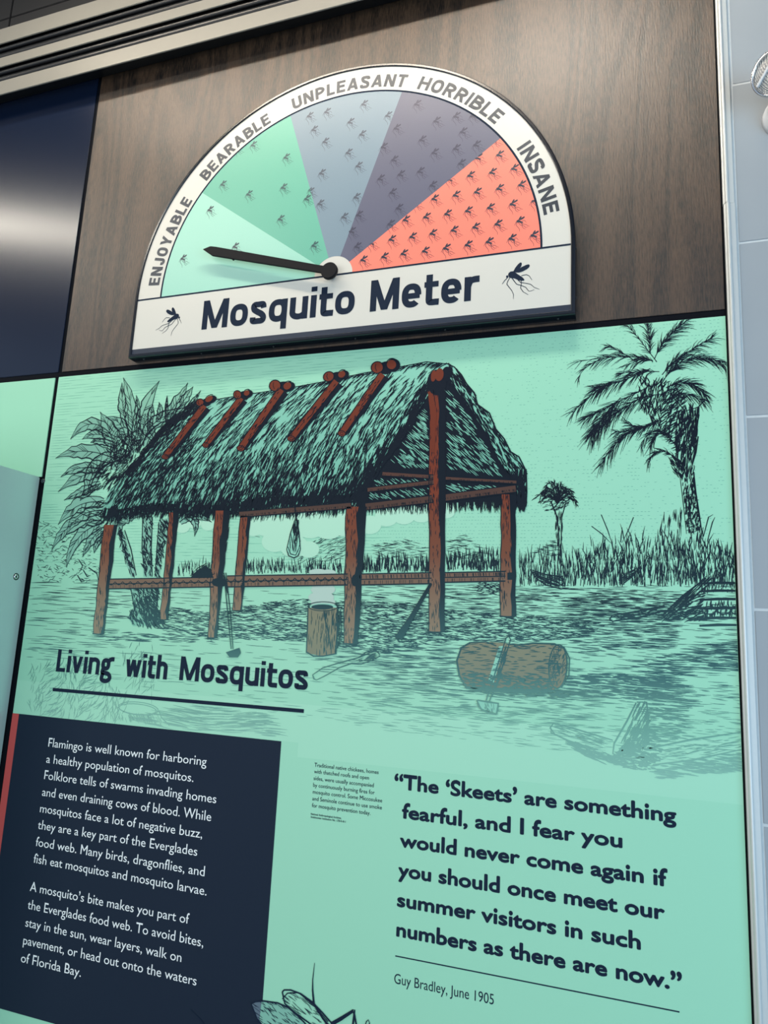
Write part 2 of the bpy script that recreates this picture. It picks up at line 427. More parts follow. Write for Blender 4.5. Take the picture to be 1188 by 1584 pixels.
# ------------------------------------------------------------------ materials
def wood_material():
    m = bpy.data.materials.new('dark_oak_laminate'); m.use_nodes = True
    nt = m.node_tree; N = nt.nodes.new; L = nt.links.new; b = nt.nodes['Principled BSDF']
    tc = N('ShaderNodeTexCoord')
    mp = N('ShaderNodeMapping'); mp.inputs['Scale'].default_value = (1.0, 1.0, 0.13)
    L(tc.outputs['Object'], mp.inputs['Vector'])
    big = N('ShaderNodeTexNoise'); big.inputs['Scale'].default_value = 3.0; big.inputs['Detail'].default_value = 3; big.inputs['Distortion'].default_value = 0.6
    L(mp.outputs[0], big.inputs['Vector'])
    mul = N('ShaderNodeMath'); mul.operation = 'MULTIPLY'; mul.inputs[1].default_value = 70
    L(big.outputs['Fac'], mul.inputs[0])
    sn = N('ShaderNodeMath'); sn.operation = 'SINE'; L(mul.outputs[0], sn.inputs[0])
    rings = N('ShaderNodeMapRange'); rings.inputs['From Min'].default_value = -1; L(sn.outputs[0], rings.inputs['Value'])
    mp2 = N('ShaderNodeMapping'); mp2.inputs['Scale'].default_value = (1.0, 1.0, 0.11); L(tc.outputs['Object'], mp2.inputs['Vector'])
    fine = N('ShaderNodeTexNoise'); fine.inputs['Scale'].default_value = 240; fine.inputs['Detail'].default_value = 5; fine.inputs['Roughness'].default_value = 0.7
    L(mp2.outputs[0], fine.inputs['Vector'])
    patch = N('ShaderNodeTexNoise'); patch.inputs['Scale'].default_value = 5; patch.inputs['Detail'].default_value = 2; L(mp.outputs[0], patch.inputs['Vector'])
    mix1 = N('ShaderNodeMath'); mix1.operation = 'MULTIPLY_ADD'; mix1.inputs[1].default_value = 0.12
    L(rings.outputs[0], mix1.inputs[0]); 
    f2 = N('ShaderNodeMath'); f2.operation = 'MULTIPLY'; f2.inputs[1].default_value = 0.84; L(fine.outputs['Fac'], f2.inputs[0]); L(f2.outputs[0], mix1.inputs[2])
    cr = N('ShaderNodeValToRGB'); L(mix1.outputs[0], cr.inputs[0])
    e = cr.color_ramp.elements; e[0].position = 0.36; e[0].color = (*lin((19, 14, 10)), 1); e[1].position = 0.60; e[1].color = (*lin((78, 58, 42)), 1)
    mx = N('ShaderNodeMix'); mx.data_type = 'RGBA'; mx.blend_type = 'MULTIPLY'; mx.inputs[0].default_value = 0.6
    pr = N('ShaderNodeMapRange'); pr.inputs['To Min'].default_value = 0.6; pr.inputs['To Max'].default_value = 1.3; L(patch.outputs['Fac'], pr.inputs['Value'])
    L(cr.outputs[0], mx.inputs[6]); L(pr.outputs[0], mx.inputs[7]); L(mx.outputs[2], b.inputs['Base Color'])
    b.inputs['Roughness'].default_value = 0.44; b.inputs['Specular IOR Level'].default_value = 0.85
    bp = N('ShaderNodeBump'); bp.inputs['Strength'].default_value = 0.9; bp.inputs['Distance'].default_value = 0.0015
    L(mix1.outputs[0], bp.inputs['Height']); L(bp.outputs[0], b.inputs['Normal'])
    return m
M = {}
M['wood'] = wood_material()
M['black'] = mat('black_channel', (5, 9, 17), 0.75, spec=0.1)
M['navy_gloss'] = mat('navy_gloss_panel', (16, 27, 48), 0.21, spec=0.6)
M['mint'] = mat('mint_panel_print', (150, 210, 179), 0.55, noise=0.015, nscale=300)
M['mint_right'] = M['mint']
M['alu'] = mat('satin_aluminium', (200, 203, 201), 0.42, metal=0.25, noise=0.03, nscale=60)
M['alu_white'] = mat('anodised_bar', (126, 124, 117), 0.45, metal=0.1, noise=0.03, nscale=25)
M['cabinet'] = mat('grey_green_steel', (178, 205, 200), 0.42, metal=0.3, noise=0.02, nscale=200)
M['tile'] = mat('grey_porcelain_tile', (150, 156, 160), 0.5, noise=0.05, nscale=6, bump=0.05)
M['grout'] = mat('pale_grout', (196, 200, 200), 0.85, noise=0.1, nscale=60, bump=0.4)
M['rubber'] = mat('black_rubber', (13, 16, 20), 0.35)
M['darkpanel'] = mat('charcoal_ceiling_panel', (22, 23, 26), 0.55, noise=0.1, nscale=5)
M['white_face'] = mat('white_print', (206, 203, 193), 0.36, noise=0.01, nscale=400)
M['frame'] = mat('black_frame', (14, 20, 30), 0.2, spec=0.7)
M['needle'] = mat('matte_black_needle', (9, 11, 16), 0.6, spec=0.2)
M['ink'] = mat('navy_ink', (16, 32, 52), 0.65, spec=0.15)
M['navyband'] = mat('navy_band', (30, 42, 60), 0.42)
M['ink_soft'] = mat('charcoal_ink', (36, 46, 58), 0.36)
M['white_ink'] = mat('white_lettering', (232, 236, 236), 0.5)
M['navybox'] = mat('navy_text_field', (18, 33, 51), 0.65, spec=0.2)
M['red'] = mat('red_bar', (190, 70, 66), 0.45)
M['lamp_white'] = mat('white_plastic', (205, 206, 208), 0.4)
M['chrome'] = mat('chrome_rim', (225, 225, 225), 0.16, metal=1.0)
M['concrete'] = mat('concrete_floor', (150, 150, 146), 0.8, noise=0.15, nscale=4)
M['added_ceiling'] = mat('charcoal_added_ceiling', (40, 41, 44), 0.8, noise=0.04, nscale=3)

# ------------------------------------------------------------------ setting
box('floor', -7, 7, -7, 0.3, -0.1, 0.0, M['concrete'], kind='structure')
box('wall_back', -7, 0.262, 0.0045, 0.20, 0.0, 4.9, M['black'], kind='structure')
# tiled wall to the right: grout bed with separate tiles
wr = box('wall_right', 0.262, 3.4, -0.0004, 0.20, 0.0, 4.9, M['grout'], kind='structure')
zs = [-0.29+0.5*k for k in range(0, 11)]
g = 0.0028
for col in range(4):
    xa = 0.2875+0.9*col; xb = xa+0.9
    for k in range(len(zs)-1):
        z0 = max(zs[k]+0.005*(k % 2), 0.0); z1 = zs[k+1]
        z0 = [0.0, 0.2137, 0.7137, 1.2136, 1.7208, 2.2238, 2.7208, 3.2152, 3.7152, 4.2152][k]
        z1 = [0.2137, 0.7137, 1.2136, 1.7208, 2.2238, 2.7208, 3.2152, 3.7152, 4.2152, 4.72][k]
        t = box('tile', xa+g*.6, xb-g, -0.0016+RX.uniform(-.0004, .0004), 0.02, z0+g, z1-g, M['tile'], wr, bev=0.0012)
# aluminium edge trim between the panels and the tiles, in two lengths
prof = [(0.2525, 0.02), (0.2525, -0.008), (0.2560, -0.010), (0.2572, -0.013)]
for k in range(9):
    a = math.pi*(1.0-k/8.0)
    prof.append((0.2622+0.0048*math.cos(a), -0.013-0.0052*math.sin(a)))
prof += [(0.2672, -0.011), (0.2800, -0.010), (0.2818, -0.008), (0.2818, 0.02)]
zj = on_wall(1125, 318)[1]
tr = extrude_profile('trim_1', prof, 'z', zj+0.0012, 4.9, M['alu'], kind='structure')
tr2 = extrude_profile('trim_2', [(x+0.0012, y-0.0008) for x, y in prof], 'z', 0.0, zj, M['alu'], kind='structure')

# ------------------------------------------------------------------ wall panels
PB = 2.532     # lower edge of the upper row
wood = tag(box('wood_panel', -2.0165, 0.2475, 0.0, 0.004, PB, 3.72+0.20, M['wood'], bev=0.0006),
           'dark oak grained wall panel behind the mosquito dial', 'wall panel')
navy = tag(box('glossy_panel', -3.6, -2.0335, 0.0, 0.004, PB, 3.92, M['navy_gloss'], bev=0.0012),
           'glossy navy blue wall panel at the upper left edge', 'wall panel')
mintp = tag(box('plain_panel', -3.6, -2.0445, 0.0, 0.004, 2.128, 2.5105, M['mint'], bev=0.0006),
            'plain mint green panel above the steel cabinet', 'wall panel')
mural = empty('mural_panel', (-0.89, 0.0, 0.06))
tag(mural, 'large mint green exhibit panel with hut drawing, text and quote', 'exhibit panel')
box('board', -2.0272, 0.2485, 0.0, 0.004, 0.06, 2.5120, M['mint'], mural, bev=0.0006)
box('trim_3', -3.6, 0.2475, 0.002, 0.0042, 2.5125, 2.5315, M['black'], kind='structure')

# ------------------------------------------------------------------ louvre of aluminium bars overhead
lv = empty('aluminium_louvre', (-1.9, 0.0, 3.74))
tag(lv, 'overhead louvre of three pale aluminium bars with black gaskets', 'louvre')
for (z0, z1) in ((3.7455, 3.8115), (3.8830, 3.9290), (4.0010, 4.0760)):
    box('bar', -3.6, 0.2475, -0.088, -0.082, z0, z1, M['alu_white'], lv, bev=0.0012)
for (z0, z1) in ((3.7700, 3.8830), (3.9290, 4.0010)):
    box('channel', -3.6, 0.2475, -0.050, -0.002, max(z0, 3.812), z1, M['rubber'], lv)
    if z0 < 3.8: box('light_stop_strip', -3.6, 0.2475, -0.0805, -0.002, 3.796, 3.811, M['rubber'], lv)  # strip added behind the lowest bar to stop light leaking onto the wall
    z0 = z1-0.072
    for (yy, zz, rr) in ((-0.062, z0+(z1-z0)*0.40, 0.015), (-0.070, z0+(z1-z0)*0.82, 0.009)):
        bm = bmesh.new(); add_lathe(bm, [(0, 0), (rr, 0), (rr, 3.83), (0, 3.83)], (-3.59, yy, zz), (1, 0, 0), 20)
        bm_obj('gasket', bm, M['rubber'], lv, smooth=False)
# dark ceiling cladding above the louvre
cl = box('wall_upper', -3.6, 0.2475, -0.03, 0.02, 4.0765, 4.9, M['black'], kind='structure')
seam = on_wall(17, 20, -0.05)[0]
for (xa, xb) in ((-3.6, seam-0.003), (seam+0.003, -1.2), (-1.194, 0.24)):
    for (za, zb) in ((4.078, 4.168), (4.172, 4.5), (4.504, 4.88)):
        box('panel', xa, xb, -0.05, -0.03, za, zb, M['darkpanel'], cl, bev=0.002)

box('added_ceiling', -7, 3.4, -4.2, 0.02, 4.9, 5.05, M['added_ceiling'], kind='structure')  # unseen ceiling, added to block the sky and darken reflections high on the wall
# ------------------------------------------------------------------ steel cabinet at the left
XB = -2.0515
cb = empty('steel_cabinet', (-2.5, -0.3, 0.0))
tag(cb, 'grey-green steel cabinet standing against the wall under the plain mint panel', 'cabinet')
box('body', -3.0, XB, -0.62, 0.0035, 0.0, 2.1275, M['cabinet'], cb, bev=0.004)
# screw with a cross recess on the side of the cabinet
def on_side(px, py, X):
    d = RGT*((px-594.0)/F_PX) + DWN*((py-792.0)/F_PX) + FWD
    t = (X-CAM.x)/d.x; p = CAM+d*t; return (p.y, p.z)
sy_, sz_ = on_side(25, 892, XB)
scw = lathe('screw', [(0.0, 0.0008), (0.0035, 0.0008), (0.0042, 0.0016), (0.0066, 0.0024), (0.0085, 0.0012), (0.0092, -0.001)], (XB, sy_, sz_), (1, 0, 0), M['chrome'], cb, 28)
bm = bmesh.new()
add_box(bm, XB+0.0002, XB+0.0022, sy_-0.0034, sy_+0.0034, sz_-0.0007, sz_+0.0007)
add_box(bm, XB+0.0002, XB+0.0022, sy_-0.0007, sy_+0.0007, sz_-0.0034, sz_+0.0034)
bm_obj('cross_recess', bm, M['black'], scw)
lathe('washer', [(0.0094, 0.0), (0.0125, 0.0003), (0.0128, -0.001)], (XB, sy_, sz_), (1, 0, 0), M['rubber'], cb, 28)
bx, bz = on_wall(67.5, 744)
tag(lathe('black_bolt', [(0, -0.004), (0.006, -0.004), (0.0085, -0.002), (0.0095, 0.002), (0.0095, 0.0042)], (bx-0.002, 0.0, bz), (0, 1, 0), M['frame'], None, 28),
    'small round black bolt head in the dark gap above the cabinet corner', 'bolt')

# ------------------------------------------------------------------ mosquito meter
FY = -0.045                       # plane of the printed face
FC = (-0.911, 2.757); FR = 0.768  # frame arch
PC = (-0.905, 2.757)              # print centre
BOT = 2.5415
mm = empty('mosquito_meter', (FC[0], 0.0, BOT))
tag(mm, 'half-round mosquito dial sign with five coloured sectors and black needle', 'sign')
def arch(cx, cz, r, zb, n=96):
    return [(cx+r*math.cos(math.pi*i/n), cz+r*math.sin(math.pi*i/n)) for i in range(n+1)] + [(cx-r, zb), (cx+r, zb)]
def solid(name, pts, y0, y1, material, parent):
    bm = bmesh.new()
    A = [bm.verts.new((p[0], y0, p[1])) for p in pts]; B = [bm.verts.new((p[0], y1, p[1])) for p in pts]
    bm.faces.new(A); bm.faces.new(B); n = len(pts)
    for i in range(n): bm.faces.new((A[i], A[(i+1) % n], B[(i+1) % n], B[i]))
    bmesh.ops.recalc_face_normals(bm, faces=bm.faces)
    return bm_obj(name, bm, material, parent)
solid('backing_board', arch(FC[0], FC[1], FR-0.012, BOT+0.008), -0.0405, -0.0005, M['frame'], mm)
# frame: rounded ring swept round the arch and along the foot
bm = bmesh.new()
path = [(FC[0]+FR*math.cos(math.pi*i/96), FC[1]+FR*math.sin(math.pi*i/96), math.cos(math.pi*i/96), math.sin(math.pi*i/96)) for i in range(97)]
path += [(FC[0]-FR, BOT-0.003, -1, -1), (FC[0]+FR, BOT-0.003, 1, -1)]
secs = []
pr = [(-0.0125, -0.038), (-0.0125, -0.0475), (-0.0105, -0.0495), (-0.004, -0.0495), (-0.001, -0.047), (0.0, -0.044), (0.0, -0.002), (-0.0125, -0.002)]
for (x, z, nx, nz) in path:
    secs.append([bm.verts.new((x+nx*a, y, z+nz*a)) for a, y in pr])
n = len(secs)
for i in range(n):
    a, b = secs[i], secs[(i+1) % n]
    for k in range(len(pr)):
        k2 = (k+1) % len(pr)
        bm.faces.new((a[k], a[k2], b[k2], b[k]))
bmesh.ops.recalc_face_normals(bm, faces=bm.faces)
bm_obj('frame', bm, M['frame'], mm)
# face
def poly_ink(name, pts, Y, material, parent=mm):
    k = Ink(Y, pix=False); k.fill(pts); return k.build(name, material, parent)
solid('face', arch(FC[0], FC[1], FR-0.0105, 2.5690), FY, -0.0408, M['white_face'], mm)
poly_ink('foot_band', [(FC[0]-FR+0.0125, BOT+0.009), (FC[0]+FR-0.0125, BOT+0.009), (FC[0]+FR-0.0125, 2.5695), (FC[0]-FR+0.0125, 2.5695)], FY-0.0003, M['navyband'])
RI = 0.662; RH = 0.067
def sector(a0, a1, r0, r1, n=24):
    A = [math.radians(a0+(a1-a0)*i/n) for i in range(n+1)]
    return [(PC[0]+r1*math.cos(a), PC[1]+r1*math.sin(a)) for a in A] + [(PC[0]+r0*math.cos(a), PC[1]+r0*math.sin(a)) for a in reversed(A)]
SECT = [(180, 144, (152, 206, 186), 'mint'), (144, 108, (98, 172, 148), 'green'), (108, 72, (118, 138, 150), 'blue_grey'), (72, 36, (92, 93, 112), 'slate'), (36, 0, (250, 128, 108), 'coral')]
def grain(name, rgb):
    return mat(name, rgb, 0.36, noise=0.09, nscale=420)
secobj = []
for a0, a1, rgb, nm in SECT:
    secobj.append(poly_ink('sector', sector(a0, a1, RH, RI), FY-0.0003, grain('print_'+nm, rgb)))
for o, l in zip(secobj, ('pale mint sector', 'green sector', 'blue-grey sector', 'slate purple sector', 'coral red sector with many mosquitoes')):
    o['label'] = l
k = Ink(FY-0.0006, pix=False)
A = [math.radians(180.0*i/96) for i in range(97)]
k.stroke([(PC[0]+(RI+0.003)*math.cos(a), PC[1]+(RI+0.003)*math.sin(a)) for a in A], 0.0062)
k.stroke([(FC[0]-FR+0.013, PC[1]), (PC[0]-RH*0, PC[1]), (FC[0]+FR-0.013, PC[1])], 0.0058)
k.build('dial_line', M['ink'], mm)

# lettering along the arc
ARC = [('ENJOYABLE', 175.8, 147.6), ('BEARABLE', 140.3, 114.3), ('UNPLEASANT', 106.6, 71.8), ('HORRIBLE', 67.9, 40.6), ('INSANE', 30.3, 8.9)]
for wd, a0, a1 in ARC:
    arc_word(wd, a0, a1, 0.679, 0.0465, 0.0108, FY-0.0006, M['ink_soft'], mm)
grot_text('Mosquito', -1.3865, 2.6165, 0.106, -0.8235, 0.0208, FY-0.0006, M['ink'], mm, 0.075)
grot_text('Meter', -0.7705, 2.6145, 0.106, -0.4250, 0.0208, FY-0.0006, M['ink'], mm, 0.075)

# mosquito figure, measured on the large one at the right, in metres round its middle
def mq(px, py):
    x, z = on_wall(760+px/11.88, 390+py/11.88, FY); return x, z
MO = mq(480, 470)
def rel(pts): return [(mq(*p)[0]-MO[0], mq(*p)[1]-MO[1]) for p in pts]
MQ_FILL = [rel(p) for p in (
    [(308, 420), (320, 385), (350, 360), (395, 352), (430, 362), (455, 385), (520, 430), (580, 470), (608, 505), (600, 525), (560, 528), (500, 520), (440, 490), (405, 480), (385, 490), (365, 478), (345, 475), (330, 472), (322, 452)],
    [(270, 455), (278, 435), (298, 428), (314, 440), (312, 465), (296, 478), (280, 474)],
    [(405, 355), (440, 290), (490, 225), (530, 193), (556, 196), (562, 225), (545, 270), (520, 310), (470, 370), (430, 375)],
    [(450, 378), (490, 325), (560, 275), (640, 236), (685, 226), (708, 240), (700, 275), (655, 315), (580, 355), (510, 378)])]
MQ_LINE = [rel(p) for p in (
    [(295, 475), (240, 530), (200, 590)],
    [(335, 478), (300, 545), (285, 590), (330, 650), (375, 705), (408, 775), (404, 860)],
    [(390, 490), (430, 545), (465, 590), (540, 610), (630, 645), (690, 720), (740, 712), (790, 690)],
    [(490, 515), (545, 562), (630, 572), (725, 592), (790, 650), (885, 684)],
    [(552, 525), (550, 590), (540, 665), (585, 730), (675, 782)],
    [(550, 436), (600, 422), (650, 415), (700, 440), (745, 515)])]
def subdiv(pts, k=3):
    out = []
    for a, b in zip(pts[:-1], pts[1:]):
        for i in range(k): out.append(lerp(a, b, i/k))
    return out+[pts[-1]]
def mosquito(ink, cx, cz, s, flip=1, rot=0.0, lw=0.0022, clip=None, leg=1.0):
    c, sn = math.cos(rot), math.sin(rot)
    def T(p):
        x, z = p[0]*s*flip, p[1]*s
        return (cx+x*c-z*sn, cz+x*sn+z*c)
    b = len(ink.f)
    for f in MQ_FILL: ink.fill([T(p) for p in f])
    for l in MQ_LINE: ink.stroke([T((p[0], p[1]*leg)) for p in subdiv(l)], lw, lw*0.9, lw*0.5)
    if clip:
        keep = []
        for f in ink.f[b:]:
            x = sum(ink.v[i][0] for i in f)/len(f)-PC[0]; z = sum(ink.v[i][2] for i in f)/len(f)-PC[1]
            r = math.hypot(x, z); a = math.degrees(math.atan2(z, x))
            if RH < r < RI and clip[1] < a < clip[0]: keep.append(f)
        ink.f[b:] = keep
k = Ink(FY-0.0006, pix=False); mosquito(k, *MO, 1.0); k.build('mosquito_print', M['ink'], mm)
lx, lz = on_wall(265, 494, FY)
k = Ink(FY-0.0006, pix=False); mosquito(k, lx+0.004, lz, 0.93, flip=-1, rot=-0.12, lw=0.0020); k.build('mosquito_print', M['ink'], mm)
def c4(L): return [(200+x/3.167, 80+y/3.167) for x, y in L]
def c5(L): return [(540+x/3.167, 80+y/3.167) for x, y in L]
PAT = [
    (c4([(265, 1018), (521, 960), (397, 780)]), 'mint'),
    (c4([(460, 655), (587, 703), (757, 670), (609, 462), (770, 523), (743, 825), (532, 478), (872, 726), (908, 955), (893, 682)]), 'green'),
    (c4([(885, 320), (970, 300), (907, 387), (962, 446), (1085, 350), (1076, 500), (945, 600), (889, 690), (937, 750), (1055, 815), (1115, 718), (1125, 565)]) + c5([(75, 262), (12, 345), (66, 410), (0, 500), (56, 568), (193, 318), (40, 715), (170, 472)]), 'blue_grey'),
    (c5([(335, 262), (430, 345), (527, 322), (235, 380), (560, 398), (360, 437), (421, 500), (527, 480), (626, 462), (171, 472), (223, 535), (351, 592), (255, 607), (156, 628), (215, 695), (246, 772), (412, 660), (552, 553), (50, 805), (15, 885), (42, 960), (205, 850), (610, 320), (-60, 885), (-25, 800)]), 'slate'),
    (c5([(72, 1025), (175, 1010), (270, 995), (375, 982), (478, 968), (585, 952), (688, 937), (800, 921), (908, 905), (112, 942), (211, 925), (313, 912), (412, 896), (516, 880), (622, 865), (731, 850), (839, 835), (280, 829), (381, 815), (484, 800), (586, 785), (694, 770), (805, 752), (912, 738), (330, 748), (421, 726), (526, 708), (630, 693), (739, 676), (847, 658), (495, 630), (597, 612), (704, 597), (812, 578), (634, 525), (739, 511), (712, 438), (205, 850)]), 'coral')]
PATC = {'mint': (52, 66, 72), 'green': (50, 84, 84), 'blue_grey': (76, 84, 96), 'slate': (62, 62, 80), 'coral': (38, 46, 62)}
for (pts, nm), (a0, a1, rgb, _), so in zip(PAT, SECT, secobj):
    pm = mat('pattern_'+nm, PATC[nm], 0.38)
    pts = [p for i, p in enumerate(pts) if all(math.hypot(p[0]-q[0], p[1]-q[1]) > 9 for q in pts[:i])]
    for p in pts:
        k = Ink(FY-0.0006, pix=False)
        x, z = on_wall(p[0], p[1], FY)
        mosquito(k, x, z, 0.41, rot=0.10, lw=0.0014, clip=(a0, a1), leg=1.15)
        if k.f: k.build('mosquito_print', pm, so)

# needle standing off the face on a short shaft
HY = -0.080
nd = lathe('hub', [(0, -0.0), (0.026, 0.0), (0.028, 0.0015), (0.028, 0.012), (0.010, 0.012), (0.010, 0.035)], (-0.906, HY, 2.7566), (0, 1, 0), M['needle'], mm, 40)
tip = Vector((-1.3912, 0, 2.9001)); hub = Vector((-0.906, 0, 2.7566))
d = (tip-hub).normalized(); nrm = Vector((-d.z, 0, d.x)); L = (tip-hub).length
prof = [(0, -0.0120), (L-0.047, -0.0168), (L, 0.0), (L-0.026, 0.0150), (L-0.05, 0.0165), (0, 0.0120)]
pts = [(hub+d*a-nrm*b) for a, b in prof]
bm = bmesh.new()
A_ = [bm.verts.new((p.x, HY+0.001, p.z)) for p in pts]; B_ = [bm.verts.new((p.x, HY+0.009, p.z)) for p in pts]
bm.faces.new(A_); bm.faces.new(B_)
for i in range(6): bm.faces.new((A_[i], A_[(i+1) % 6], B_[(i+1) % 6], B_[i]))
bmesh.ops.recalc_face_normals(bm, faces=bm.faces)
bmesh.ops.bevel(bm, geom=list(bm.edges), offset=0.0012, segments=2, affect='EDGES')
bm_obj('pointer', bm, M['needle'], mm)
p = hub+d*(L*0.74)-nrm*(-0.014)
lathe('pointer_screw', [(0, -0.003), (0.0035, -0.0025), (0.004, 0.0), (0.004, 0.006)], (p.x, HY+0.006, p.z), (0, 1, 0), M['needle'], mm, 16)
# small screws round the frame edge and foot
for px in (222, 324, 443, 568, 694, 838):
    x, z = on_wall(px, 0, FY)
    x = FC[0]-FR+0.05+(px-222)/616.0*(2*FR-0.10)
    lathe('frame_screw', [(0, 0.0022), (0.0025, 0.002), (0.0035, 0.0), (0.0035, -0.002)], (x, -0.024, BOT-0.003-0.0002), (0, 0, -1), M['rubber'], mm, 12)
for zz in (2.755, 2.60):
    lathe('frame_screw', [(0, 0.0026), (0.0028, 0.0024), (0.004, 0.0), (0.004, -0.002)], (FC[0]+FR, -0.022, zz), (1, 0, 0), M['rubber'], mm, 12)
for a in (28, 62, 118):
    a = math.radians(a)
    lathe('frame_screw', [(0, 0.0026), (0.0028, 0.0024), (0.004, 0.0), (0.004, -0.002)], (FC[0]+FR*math.cos(a), -0.022, FC[1]+FR*math.sin(a)), (math.cos(a), 0, math.sin(a)), M['rubber'], mm, 12)

# ------------------------------------------------------------------ emergency lamp on the tiled wall
ex, ez = on_wall(1199, 112, -0.12)
el = empty('emergency_lamp', (ex+0.03, -0.02, ez-0.12))
tag(el, 'round clear-lensed white emergency lamp head on the grey tiles, top right', 'lamp')
ax = Vector((-0.42, -0.78, -0.30)).normalized()
c0 = Vector((ex, -0.12, ez))
lathe('reflector', [(0.0, -0.055), (0.018, -0.054), (0.034, -0.042), (0.048, -0.020), (0.055, 0.0)], c0, ax, M['chrome'], el, 40)
lathe('bezel', [(0.052, -0.004), (0.052, 0.004), (0.055, 0.0075), (0.059, 0.006), (0.060, 0.0), (0.059, -0.008), (0.054, -0.010)], c0, ax, M['chrome'], el, 48)
lathe('housing', [(0.0, -0.085), (0.02, -0.083), (0.040, -0.062), (0.054, -0.030), (0.0585, -0.008)], c0, ax, M['lamp_white'], el, 40)
glass = bpy.data.materials.new('prismatic_glass'); glass.use_nodes = True
gb = glass.node_tree.nodes['Principled BSDF']; gb.inputs['Transmission Weight'].default_value = 0.15; gb.inputs['Roughness'].default_value = 0.12
gb.inputs['Base Color'].default_value = (0.93, 0.92, 0.88, 1)
gt = glass.node_tree; tc = gt.nodes.new('ShaderNodeTexCoord'); vo = gt.nodes.new('ShaderNodeTexVoronoi'); vo.inputs['Scale'].default_value = 260
vo.inputs['Randomness'].default_value = 0.1
bpn = gt.nodes.new('ShaderNodeBump'); bpn.inputs['Strength'].default_value = 0.9; bpn.inputs['Distance'].default_value = 0.002
rp = gt.nodes.new('ShaderNodeValToRGB'); rp.color_ramp.elements[0].position = 0.25; rp.color_ramp.elements[0].color = (0.85, 0.82, 0.72, 1); rp.color_ramp.elements[1].position = 0.6; rp.color_ramp.elements[1].color = (0.16, 0.17, 0.2, 1)
gt.links.new(vo.outputs['Distance'], rp.inputs[0]); gt.links.new(rp.outputs[0], gb.inputs['Base Color'])
gt.links.new(tc.outputs['Object'], vo.inputs['Vector']); gt.links.new(vo.outputs['Distance'], bpn.inputs['Height']); gt.links.new(bpn.outputs[0], gb.inputs['Normal'])
lathe('lens', [(0.0, 0.009), (0.020, 0.0085), (0.038, 0.006), (0.052, 0.001)], c0, ax, glass, el, 40)
# bright bar across the lens
e1 = RGT*0.7-DWN*0.7; e1 = (e1-ax*e1.dot(ax)).normalized(); e2 = ax.cross(e1).normalized()
if e2.dot(RGT+DWN) > 0: e2 = -e2
bm = bmesh.new(); add_box(bm, -0.044, 0.044, -0.0035, 0.0035, 0.004, 0.0120, 0.001)
for v in bm.verts: v.co = c0 + e1*v.co.x + e2*(v.co.y+0.020) + ax*v.co.z
bm_obj('lens_rib', bm, M['lamp_white'], el)
lathe('neck', [(0.0, 0.0), (0.026, 0.0), (0.026, 0.062), (0.0, 0.062)], Vector((ex+0.035, -0.0735, ez-0.012)), (0, 1, 0), M['lamp_white'], el, 28)
lathe('base_dome', [(0.0, -0.055), (0.025, -0.053), (0.048, -0.040), (0.060, -0.018), (0.062, 0.0), (0.0, 0.0)], Vector((ex+0.045, -0.0016, ez-0.055)), (0, 1, 0), M['lamp_white'], el, 40)
# ------------------------------------------------------------------ print on the mural panel
Y1, Y2, Y3, Y4, Y5, Y6 = -0.0001, -0.0004, -0.0007, -0.0012, -0.0020, -0.0023
INK = fade_mat('engraving_ink', [(1.25, (142, 190, 172)), (1.40, (112, 164, 148)), (1.55, (62, 104, 104)), (1.75, (28, 50, 58)), (2.0, (10, 24, 36)), (2.5, (10, 22, 36))])
SOFT = fade_mat('engraving_tint', [(1.20, (134, 205, 175)), (1.45, (104, 166, 150)), (1.65, (70, 118, 112)), (1.85, (84, 150, 132)), (2.5, (98, 158, 138))])
RUST = fade_mat('rust_print', [(1.40, (146, 144, 118)), (1.62, (138, 126, 106)), (1.85, (116, 72, 55)), (2.05, (118, 55, 38)), (2.5, (108, 48, 34))])
BEAM = fade_mat('brown_beam_print', [(1.5, (136, 126, 104)), (1.8, (116, 92, 78)), (2.0, (78, 58, 52)), (2.5, (112, 62, 48))])
SKYL = fade_mat('sky_line_print', [(1.7, (112, 182, 156)), (2.0, (104, 168, 146)), (2.5, (110, 172, 148))])
THATCH = fade_mat('thatch_tint', [(1.9, (96, 150, 134)), (2.15, (122, 186, 164)), (2.5, (140, 200, 176))])
GRASS = fade_mat('leaf_tint', [(1.5, (126, 190, 166)), (1.8, (128, 180, 160)), (2.3, (122, 172, 152)), (2.5, (140, 192, 164))])
SMOKE = fade_mat('smoke_print', [(1.5, (168, 184, 174)), (1.72, (168, 190, 178)), (1.80, (150, 206, 182)), (2.1, (154, 214, 186))])
TAN = fade_mat('tan_log_print', [(1.3, (124, 156, 138)), (1.45, (122, 132, 116)), (1.6, (130, 132, 110)), (1.7, (128, 126, 104))])

# faint lighter tone over the drawing's foot, and its lower print edge
foot = Ink(Y1, pix=False); foot.fill([(-2.0265, 1.2895), (-0.9366, 1.2895), (-0.9366, 1.249), (0.2478, 1.253), (0.2478, 1.40), (-2.0265, 1.40)])
foot.build('drawing_foot', mat('drawing_foot_print', (157, 214, 184), 0.55), mural)

# ruled sky
k = Ink(Y1, pix=False)
z = 2.503
i = 0
while z > 1.80:
    x = -2.02
    while x < 0.243:
        dens = 0.55+0.45*math.sin(x*2.3+z*5)
        if x > -0.75:
            L_ = rnd(0.003, 0.006); 
            if rnd(0, 1) < 0.75*dens+0.12: k.stroke([(x, z), (x+L_, z+rnd(-.0005, .0005))], 0.0011)
            x += L_+rnd(0.003, 0.006)
        else:
            L_ = rnd(0.03, 0.13)
            if rnd(0, 1) < 0.8: k.stroke([(x, z), (x+L_*.5, z+rnd(-.0012, .0012)), (x+L_, z)], 0.0004, 0.0014, 0.0004)
            x += L_+rnd(0.002, 0.03)
    z -= 0.0105 if i % 2 else 0.0095
    i += 1
k.build('sky_line', SKYL, mural, 'stuff')

